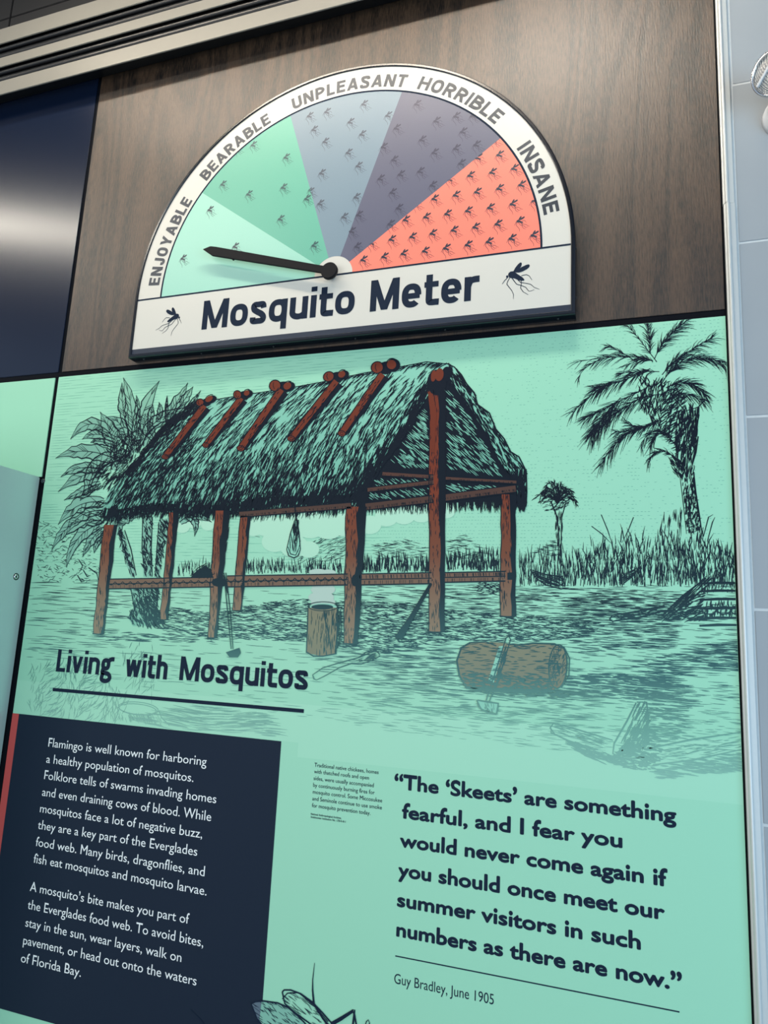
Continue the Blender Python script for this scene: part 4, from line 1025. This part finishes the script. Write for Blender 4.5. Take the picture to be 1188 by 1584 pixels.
# beams, rails, posts: coloured fill with inked dark side and bark strokes
bf = Ink(Y5-0.00025); pk = Ink(Y6)
def quad(l0, l1, y0, y1, m_=None):
    """post: (left,right) at top, (left,right) at foot"""
    return [(l0[0], y0), (l0[1], y0), (l1[1], y1), (l1[0], y1)]
def beam(a, b, w, dark=False):
    n_ = (-(b[1]-a[1]), b[0]-a[0]); L_ = math.hypot(*n_); nx, ny = n_[0]/L_*w/2, n_[1]/L_*w/2
    bf.fill([(a[0]-nx, a[1]-ny), (b[0]-nx, b[1]-ny), (b[0]+nx, b[1]+ny), (a[0]+nx, a[1]+ny)])
    pk.stroke([(a[0]-nx, a[1]-ny), lerp((a[0]-nx, a[1]-ny), (b[0]-nx, b[1]-ny), .5), (b[0]-nx, b[1]-ny)], 1.2, 1.4, 1.2)
    pk.stroke([(a[0]+nx, a[1]+ny), lerp((a[0]+nx, a[1]+ny), (b[0]+nx, b[1]+ny), .5), (b[0]+nx, b[1]+ny)], 1.3, 2.0, 1.3)
    for _ in range(int(L_/ (2.4 if dark else 3.6))):
        p = lerp(a, b, rnd(0, 1)); h = w*.5*rnd(.5, 1)
        pk.stroke([(p[0]-nx/w*2*h*.2, p[1]+h*.1), (p[0]+nx/w*2*h, p[1]+h)], .8, .9, .5)
def post(top, foot, y0, y1, shade=.45, bark=50, wob=1.6):
    N_ = 12; Lp = []; Rp = []; Mp = []
    for i_ in range(N_+1):
        t = i_/N_; xl = top[0]+(foot[0]-top[0])*t+rnd(-wob, wob)*.6; xr = top[1]+(foot[1]-top[1])*t+rnd(-wob, wob)*.6; y = y0+(y1-y0)*t
        Lp.append((xl, y)); Rp.append((xr, y)); Mp.append((xr-(xr-xl)*shade*(1-.35*t)+rnd(-1.6, 1.6), y))
    pf = Ink(Y5-0.00025); pf.fill(Lp+Rp[::-1]); pf.build('post_print', RUST, mural)
    Q = Mp+Rp[::-1]; b = Ink(0); 
    pk.fill(Q)
    pk.stroke(Lp, 1.1, 1.4, 1.1)
    for _ in range(bark):
        t = rnd(0, 1); a = along(Lp, t); c = along(Mp, t); x = a[0]+(c[0]-a[0])*rnd(.05, 1.1); L_ = rnd(4, 14)
        pk.stroke([(x, a[1]-L_*.5), (x+rnd(-.8, .8), a[1]), (x+rnd(-.8, .8), a[1]+L_*.5)], .4, rnd(.8, 1.5), .4)
    pk.stroke([(foot[0]-1, y1), ((foot[0]+foot[1])/2, y1+1.5), (foot[1]+1, y1)], 1.6, 2.0, 1.6)
# back posts first
post((263, 278), (248, 260), 793, 958, .5, 46); post((372, 388), (360, 375), 798, 944, .3, 34)
post((776, 798), (774, 798), 765, 953, .38, 60)
# tie beams
beam((371, 796), (543, 782), 9, True); beam((566, 784), (669, 772), 11, True); beam((689, 770), (798, 756), 11, True)
beam((569, 758), (671, 746), 7); beam((592, 733), (671, 738), 6.5); beam((689, 740), (799, 746), 5.5)
# low rails
def rail(p, q, h, waves=True):
    a, b = p, q
    bf.fill([a, b, (b[0], b[1]+h), (a[0], a[1]+h)])
    for off, w_ in ((0, 1.7), (h*.5, 1.5), (h, 1.9)): pk.stroke([(a[0], a[1]+off), lerp((a[0], a[1]+off), (b[0], b[1]+off), .5), (b[0], b[1]+off)], w_, w_, w_)
    n_ = int((b[0]-a[0])/11)
    for i_ in range(n_):
        t0 = i_/n_; t1 = (i_+1)/n_; c = lerp(a, b, t0); d_ = lerp(a, b, t1)
        if waves: pk.stroke(through((c[0], c[1]+h*.28), ((c[0]+d_[0])/2, (c[1]+d_[1])/2+h*.58), (d_[0], d_[1]+h*.28), 5), 1.1, 2.6, 1.1)
        for _ in range(3):
            x = rnd(c[0], d_[0]); y = c[1]+h*.62
            pk.stroke([(x, y), (x, y+h*.3)], .7, .7, .5)
        if not waves:
            for _ in range(4):
                x = rnd(c[0], d_[0]); pk.stroke([(x, c[1]+h*.1), (x+.5, c[1]+h*.42)], 1.0, 1.0, .8)
rail((167, 896), (331, 893), 15); rail((352, 891), (538, 888), 17); rail((556, 888), (668, 886), 17, False); rail((685, 886), (782, 884), 15, False)
# front posts
post((161, 182), (144.6, 161), 812, 980, .34, 60); post((333, 356), (322, 336), 790, 986, .5, 70)
post((536, 567), (532, 554), 784, 995, .45, 100, 2.0); post((664, 690), (664, 688), 604, 977, .44, 150, 1.6)
for p in ([(355, 815), (352, 832), (348, 842)], [(352, 838), (349, 852), (346, 862)]): pk.stroke(p, .8, 3.4, 2.0)
# ridge log end
pk.fill(ell(676, 592, 15, 20, 0)); 
POLE = mat('rust_roof_pole_print', (110, 50, 35), .55, spec=.15)
class Pieces:
    def __init__(s, Y, name, material): s.a = (Y, name, material)
    def fill(s, pts):
        k = Ink(s.a[0]-RX.random()*1e-4); k.fill(pts); k.build(s.a[1], s.a[2], mural)
rf = Pieces(Y6-0.00055, 'roof_pole_print', POLE); rk = Ink(Y6-0.0003)
rf.fill(ell(680, 580, 6.5, 10, .15)); rk.fill(ell(691, 579, 7.5, 11.5, .1)); rf.fill(ell(671, 582, 4, 9, .15))
rf.fill([(662, 606), (670, 610), (676, 640), (672, 700), (668, 700), (666, 640)])
for p in ([(785, 886), (797, 885), (799, 892), (797, 897), (785, 897)],): rk.fill(p)
rk.fill(ell(340, 901, 12, 7, .05)); rk.fill(ell(549, 898, 5, 9, 0))
# roof poles
def pole(a, b, w):
    dx, dy = b[0]-a[0], b[1]-a[1]; L_ = math.hypot(dx, dy); ux, uy = dx/L_, dy/L_; nx, ny = -uy, ux
    if nx < 0: nx, ny = -nx, -ny
    # nx points to the right: the shaded side
    sh = [(a[0]+nx*w*.1, a[1]+ny*w*.1), (a[0]+nx*w*1.15, a[1]+ny*w*1.15)]
    rk.fill([(a[0]-nx*w*.1, a[1]), (a[0]+nx*w*1.2, a[1]+ny*w*1.2), (b[0]+nx*w*1.0, b[1]+ny*w*.8-3), (b[0]+nx*w*.3, b[1]+4)])
    rf.fill([(a[0]-nx*w*.5, a[1]-ny*w*.5), (a[0]+nx*w*.42, a[1]+ny*w*.42), (b[0]+nx*w*.40, b[1]+ny*w*.40), (b[0]-nx*w*.5, b[1]-ny*w*.5)])
    rf2.stroke([(a[0]-nx*w*.5, a[1]-ny*w*.5), ((a[0]+b[0])/2-nx*w*.52, (a[1]+b[1])/2-ny*w*.52), (b[0]-nx*w*.5, b[1]-ny*w*.5)], 1.3, 1.5, 1.5)
    rf.fill(ell(b[0], b[1], w*.55, w*.42, .2)); rf2.stroke([*ell(b[0], b[1], w*.55, w*.42, .2, 14), (b[0]+w*.55, b[1])], 1.2)
    rf2.stroke(ell(b[0], b[1], w*.25, w*.2, .2, 10), .8)
    for _ in range(34):
        t = rnd(.03, .97); s = rnd(-.35, .65); p = (a[0]+dx*t+nx*w*s, a[1]+dy*t+ny*w*s); q = rnd(3, 9)
        rf2.stroke([p, (p[0]+ux*q*.5+rnd(-.6, .6), p[1]+uy*q*.5), (p[0]+ux*q, p[1]+uy*q)], .5, rnd(1.0, 2.0), .4)
rf2 = Ink(Y6-0.0008)
for a, b, w_ in (((317, 628), (256, 707), 9.5), ((374, 616), (319, 689), 9.5), ((436, 603), (373, 694), 10.5), ((521, 590), (451, 679), 10.5), ((592, 579), (529, 671), 10.5)): pole(a, b, w_)
for pr_ in (((310, 623, 6, 5.5), (325, 617, 8, 5)), ((368, 611, 6, 6.5), (383, 608, 6, 5)), ((426, 597, 9, 8.5), (446, 597, 8, 6.5)), ((509, 583, 8.5, 7.5), (530, 579, 7.5, 6)), ((584, 569, 9.5, 9), (607, 564, 9, 9))):
    (x0, y0, a0, b0), (x1, y1, a1, b1) = pr_
    rk.fill(ell((x0+x1)/2+2, (y0+y1)/2+3, a0*1.3, b0*1.1, -.2)); rk.fill(ell(x1+2, y1+1.5, a1*1.15, b1*1.15, -.4))
    rf.fill(ell(x0, y0, a0, b0, -.5)); rf.fill(ell(x1-1, y1+.5, a1*.8, b1*.8, -.6))
    rf2.stroke([*ell(x0, y0, a0, b0, -.5, 18), (x0+a0*.88, y0-a0*.48)], 1.5); rf2.stroke([*ell(x1, y1, a1, b1, -.6, 18)], 1.4)
    rf2.stroke([(x0-2, y0-b0*.6), (x0-3, y0), (x0-1, y0+b0*.6)], 1.0)

# stump, log, tools, hanging bundle
tf = Pieces(Y5-0.00025, 'log_print', TAN)
tf.fill([(477, 940), (523, 940), (521, 975), (520, 1011), (498, 1015), (475, 1010), (476, 975)])
LOG = [(726, 995), (760, 993), (800, 997), (858, 996), (866, 1005), (862, 1060), (856, 1068), (800, 1068), (745, 1067), (722, 1063), (710, 1040), (706, 1020), (713, 1003)]
tf.fill(LOG); tf.fill(ell(863, 1031, 14, 33, 0.05))
wb = Pieces(Y6, 'pale_print', mat('pale_mint_print', (140, 200, 176), .55, spec=.2)); wb.fill([(772, 1000), (780, 999), (764, 1056), (754, 1057)]); wb.fill([(739, 1083), (771, 1089), (767, 1103), (745, 1096)])
wb.fill(ell(500.5, 939, 21, 5.5, 0)); wb.fill(through((458, 803), (451, 822), (444, 850))+through((444, 850), (455, 863), (465, 850))+through((465, 850), (462, 822), (459, 803)))
tk = Ink(Y6-0.00025)
tk.stroke([*ell(500.5, 938, 23, 7, 0, 26), (523.5, 938)], 1.2); tk.fill(ell(499, 939, 17, 4, 0))
for q in ([(477, 940), (476, 975), (474.5, 1010)], [(523, 940), (522, 975), (520, 1012)], [(474, 1008), (485, 1015), (500, 1015), (521, 1011)]): tk.stroke(q, 1.6, 2.0, 1.6)
hatch(tk, [(498, 948), (522, 944), (519, 1010), (495, 1013)], 75, math.radians(-88), 5, 16, .4, 1.6, .06)
hatch(tk, [(478, 950), (500, 950), (498, 1012), (477, 1008)], 26, math.radians(-88), 6, 14, .3, 1.1, .06)
hatch(tk, [(520, 940), (528, 945), (530, 995), (519, 1005)], 60, math.radians(-88), 5, 12, .4, 1.6, .1)
hatch(tk, LOG, 230, lambda x, y: math.radians(2), 6, 17, .3, 1.5, .18)
hatch(tk, [(712, 1040), (858, 1048), (856, 1070), (722, 1065)], 230, lambda x, y: math.radians(3), 4, 11, .5, 2.1, .3)
tk.stroke([(728, 994), (714, 1002), (707, 1022), (711, 1045), (722, 1064), (760, 1069), (810, 1069), (856, 1069)], 2.2, 2.6, 3.2)
tk.stroke([(728, 994), (752, 993), (768, 999)], 1.6); tk.stroke([(795, 999), (825, 995), (858, 996), (872, 1003)], 1.6, 2.2, 1.6)
tk.stroke([*ell(863, 1031, 14, 34, .05, 26), (877, 1031)], 1.5); tk.stroke([(872, 1000), (881, 1018), (880, 1045), (868, 1064)], 1.3)
hatch(tk, ell(863, 1031, 12, 30, .05), 70, math.radians(-72), 4, 11, .3, 1.4, .5); tk.fill(ell(864, 1033, 3, 4))
hatch(tk, [(724, 1064), (880, 1066), (900, 1076), (860, 1080), (740, 1072)], 120, lvl, 8, 20, .5, 2.2, .06)
# axe
for q in ([(783, 987), (768, 1035), (752, 1084)], [(790, 989), (776, 1036), (757, 1085)], [(783, 987), (787, 984), (790, 989)]): tk.stroke(q, 1.2, 1.7, 1.2)
hatch(tk, [(777, 1010), (789, 992), (776, 1045), (762, 1075)], 40, math.radians(-70), 6, 14, .4, 2.0, .05)
for q in ([(738, 1083), (742, 1093), (746, 1098)], [(746, 1098), (756, 1103), (768, 1105)], [(739, 1083), (756, 1086), (771, 1088), (768, 1105)]): tk.stroke(q, 1.6, 2.6, 1.8)
hatch(tk, [(748, 1088), (769, 1091), (766, 1103), (750, 1098)], 22, math.radians(80), 3, 8, .3, .9, .1)
# hoe standing on the left, leaning pole and ground paddle
for q in ([(347, 886), (352, 940), (358, 1004)], [(350, 886), (356, 940), (361, 1004)]): tk.stroke(q, 1.3, 1.5, 1.2)
tk.stroke([(347, 890), (350, 905), (353, 918)], 3.0, 3.2, 2.0)
tk.fill([(350, 1009), (371, 1002), (373, 1010), (368, 1017), (356, 1017)])
tk.fill([(665, 902), (669, 904), (634, 968), (630, 976), (622, 991), (612, 984), (620, 972), (628, 962)])
tk.stroke([(612, 984), (618, 993), (628, 992), (645, 990)], 2.4, 2.0, .8)
for q in ([(484, 1044), (500, 1033), (530, 1024), (556, 1017), (572, 1010), (583, 1007)], [(490, 1052), (506, 1044), (525, 1033), (545, 1026), (560, 1027), (575, 1022), (588, 1015)], [(484, 1044), (486, 1050), (490, 1052)], [(556, 1017), (566, 1009), (582, 1006), (588, 1013)]): tk.stroke(q, 1.2, 1.8, 1.2)
hatch(tk, [(555, 1019), (580, 1010), (582, 1017), (562, 1026)], 24, math.radians(-22), 6, 14, .3, 1.3, .06)
# hanging bundle
tk.stroke([(457, 778), (457, 792), (459, 806)], 2.4, 2.0, 2.4)
for q in ([(457, 803), (450, 825), (444, 850)], [(460, 803), (463, 825), (465, 850)], [(444, 850), (447, 860), (455, 863), (462, 860), (465, 850)], [(446, 846), (450, 857), (458, 859), (463, 848)]): tk.stroke(q, 1.2, 1.8, 1.2)
hatch(tk, [(457, 806), (461, 806), (464, 846), (458, 852), (447, 848)], 40, lambda x, y: math.radians(-88+ (x-455)*1.2), 8, 20, .3, 1.3, .04)
hatch(tk, [(455, 806), (462, 806), (463, 826), (453, 826)], 26, math.radians(-86), 6, 14, .5, 2.0, .05)
# dog-like dark bundle behind the rail
tk.fill([(296, 893), (304, 884), (313, 879), (318, 875), (324, 879), (329, 886), (330, 893)])
hatch(tk, [(292, 893), (304, 880), (316, 872), (330, 886), (330, 893)], 40, math.radians(-35), 6, 14, .4, 1.5, .3)
bf.build('beam_print', BEAM, mural, 'stuff'); pk.build('post_shade', INK, mural, 'stuff')
rk.build('pole_shade', INK, mural, 'stuff'); rf2.build('pole_line', INK, mural, 'stuff')
tk.build('tool_outline', INK, mural, 'stuff')

# ---- title
grot_text('Living', -1.8640, 1.4395, 0.0745, -1.6290, 0.0142, -0.0011, M['ink'], mural, 0.07)
grot_text('with', -1.5790, 1.4410, 0.0745, -1.4160, 0.0142, -0.0011, M['ink'], mural, 0.07)
grot_text('Mosquitos', -1.3690, 1.4425, 0.0745, -0.9190, 0.0142, -0.0011, M['ink'], mural, 0.07)
k = Ink(-0.0011, pix=False); k.fill([(-1.8665, 1.3735), (-0.9255, 1.3755), (-0.9255, 1.3865), (-1.8665, 1.3845)]); k.build('title_rule', M['ink'], mural)
# ---- navy text field and red bar
k = Ink(-0.0008, pix=False); k.fill([(-1.9985, 1.2885), (-0.9925, 1.2885), (-0.9925, 0.3877), (-1.9985, 0.3877)]); k.build('text_field', M['navybox'], mural)
k = Ink(-0.0008, pix=False); k.fill([(-2.0268, 1.2885), (-1.9985, 1.2885), (-1.9985, 0.3877), (-2.0268, 0.3877)]); k.build('red_bar', M['red'], mural)
BODY = [('Flamingo is well known for harboring', 1.1937, -1.2413), ('a healthy population of mosquitos.', 1.1420, -1.2819), ('Folklore tells of swarms invading homes', 1.0899, -1.1957), ('and even draining cows of blood. While', 1.0372, -1.2080),
        ('mosquitos face a lot of negative buzz,', 0.9857, -1.2336), ('they are a key part of the Everglades', 0.9340, -1.2452), ('food web. Many birds, dragonflies, and', 0.8812, -1.2139), ('fish eat mosquitos and mosquito larvae.', 0.8300, -1.2014),
        ('A mosquito\u2019s bite makes you part of', 0.7443, -1.2523), ('the Everglades food web. To avoid bites,', 0.6908, -1.1974), ('stay in the sun, wear layers, walk on', 0.6382, -1.2667), ('pavement, or head out onto the waters', 0.5860, -1.2091), ('of Florida Bay.', 0.5340, -1.6179)]
k = Ink(-0.0011, pix=False)
for t_, z_, x_ in BODY: put_text(k, t_, -1.8555, z_, 0.0285, x_, bold=0.0, xh=0.86)
k.build('body_lettering', M['white_ink'], mural, 'stuff')
# ---- small caption
CAPT = [('Traditional native chickees, homes', 1.2275, -0.6818), ('with thatched roofs and open', 1.2096, -0.7096), ('sides, were usually accompanied', 1.1908, -0.6942), ('by continuously burning fires for', 1.1719, -0.6906), ('mosquito control. Some Miccosukee', 1.1533, -0.6671), ('and Seminole continue to use smoke', 1.1347, -0.6669), ('for mosquito prevention today.', 1.1161, -0.7000)]
k = Ink(-0.0005, pix=False)
for t_, z_, x_ in CAPT: put_text(k, t_, -0.8800, z_, 0.0112, x_, bold=0.0001, xh=0.88)
put_text(k, 'National Anthropological Archives,', -0.8815, 1.0948, 0.0052, -0.7865, bold=0.0001)
put_text(k, 'Smithsonian Institution No. 178-N-8-1', -0.8815, 1.0866, 0.0052, -0.7732, bold=0.0001)
k.build('caption_lettering', M['ink'], mural, 'stuff')
# ---- quotation
QT = [('\u201cThe \u2018Skeets\u2019 are something', -0.6340, 1.1935, 0.0975), ('fearful, and I fear you', -0.6080, 1.1185, -0.0292), ('would never come again if', -0.6105, 1.0440, 0.0746), ('you should once meet our', -0.6115, 0.9680, 0.0668), ('summer visitors in such', -0.6110, 0.8925, 0.0111), ('numbers as there are now.\u201d', -0.6095, 0.8185, 0.1020)]
for t_, xa, z_, x_ in QT: letters(t_, xa, z_, 0.0415, x_, 0.0019, 0.84, -0.0005, M['ink'], mural)
k = Ink(-0.0005, pix=False); k.fill([(-0.6095, 0.7690), (0.0950, 0.7722), (0.0950, 0.7752), (-0.6095, 0.7720)]); k.build('quote_rule', M['ink'], mural)
k = Ink(-0.0005, pix=False); put_text(k, 'Guy Bradley, June 1905', -0.6095, 0.7040, 0.0240, -0.3430); k.build('attribution_lettering', M['ink'], mural, 'stuff')

# ---- large mosquito drawing at the foot of the panel
w1 = [(389, 1552), (396, 1549), (408, 1548), (430, 1551), (446, 1558), (458, 1568), (470, 1580), (480, 1592), (470, 1600), (440, 1600), (412, 1592), (398, 1575)]
w2 = [(437, 1534), (440, 1531), (450, 1531), (466, 1537), (484, 1550), (500, 1567), (514, 1583), (520, 1592), (500, 1596), (480, 1583), (458, 1567), (441, 1552)]
k = Ink(-0.0014); k.fill(w1); k.build('wing_print', mat('wing_tint_print', (122, 178, 158), .45), mural)
k = Ink(-0.0017); k.fill([(389, 1552), (396, 1549), (405, 1548.3), (401, 1584), (398, 1575)]); k.build('wing_tip_print', mat('wing_over_navy_print', (84, 104, 118), .45), mural)
k = Ink(-0.0020)
for w_ in (w1, w2):
    k.stroke(w_+[w_[0]], 1.8, 2.0, 1.8)
k.stroke([(437, 1545), (445, 1536), (462, 1535), (485, 1553), (508, 1580)], 1.2, 1.6, 1.2)
k.stroke([(487, 1489), (484, 1516), (484, 1532), (486, 1553)], .6, 1.6, 3.0)
for w_, n in ((w1, 70), (w2, 60)): hatch(k, w_, n, math.radians(38), 6, 18, .3, .9, .25)
for off in (0, 2.4, 4.4): k.stroke([(512, 1582+off), (528, 1573+off), (546, 1562+off*.7), (548, 1566+off), (545, 1590)], 1.8, 1.6, 1.6)
k.stroke([(545, 1562), (549, 1562), (548, 1575), (545, 1596)], 1.8); k.stroke([(564, 1590), (567, 1580), (570, 1577), (572, 1582), (568, 1596)], 1.2)
k.stroke([(488, 1556), (500, 1575), (512, 1590), (522, 1606)], 2.4, 3.0, 3.4)
k.stroke([(295, 1561), (310, 1576), (322, 1592)], .8, 1.6, 1.8)
k.stroke([(398, 1578), (408, 1590), (420, 1602)], 1.8)
for c_, rx, ry in (((520, 1618), 22, 17), ((492, 1640), 14, 26), ((548, 1626), 9, 8)): k.stroke([*ell(*c_, rx, ry, .4, 24), (c_[0]+rx*.92, c_[1]+rx*.39)], 2.0); hatch(k, ell(*c_, rx*.9, ry*.9, .4), 60, math.radians(50), 5, 14, .4, 1.2, .4)
for q in ([(548, 1566), (562, 1640), (570, 1690)], [(505, 1630), (450, 1680), (430, 1740)], [(520, 1634), (540, 1700), (530, 1760)], [(556, 1628), (590, 1660), (600, 1670)]): k.stroke(q, 2.2, 2.0, .8)
k.build('mosquito_drawing', M['ink'], mural, 'stuff')
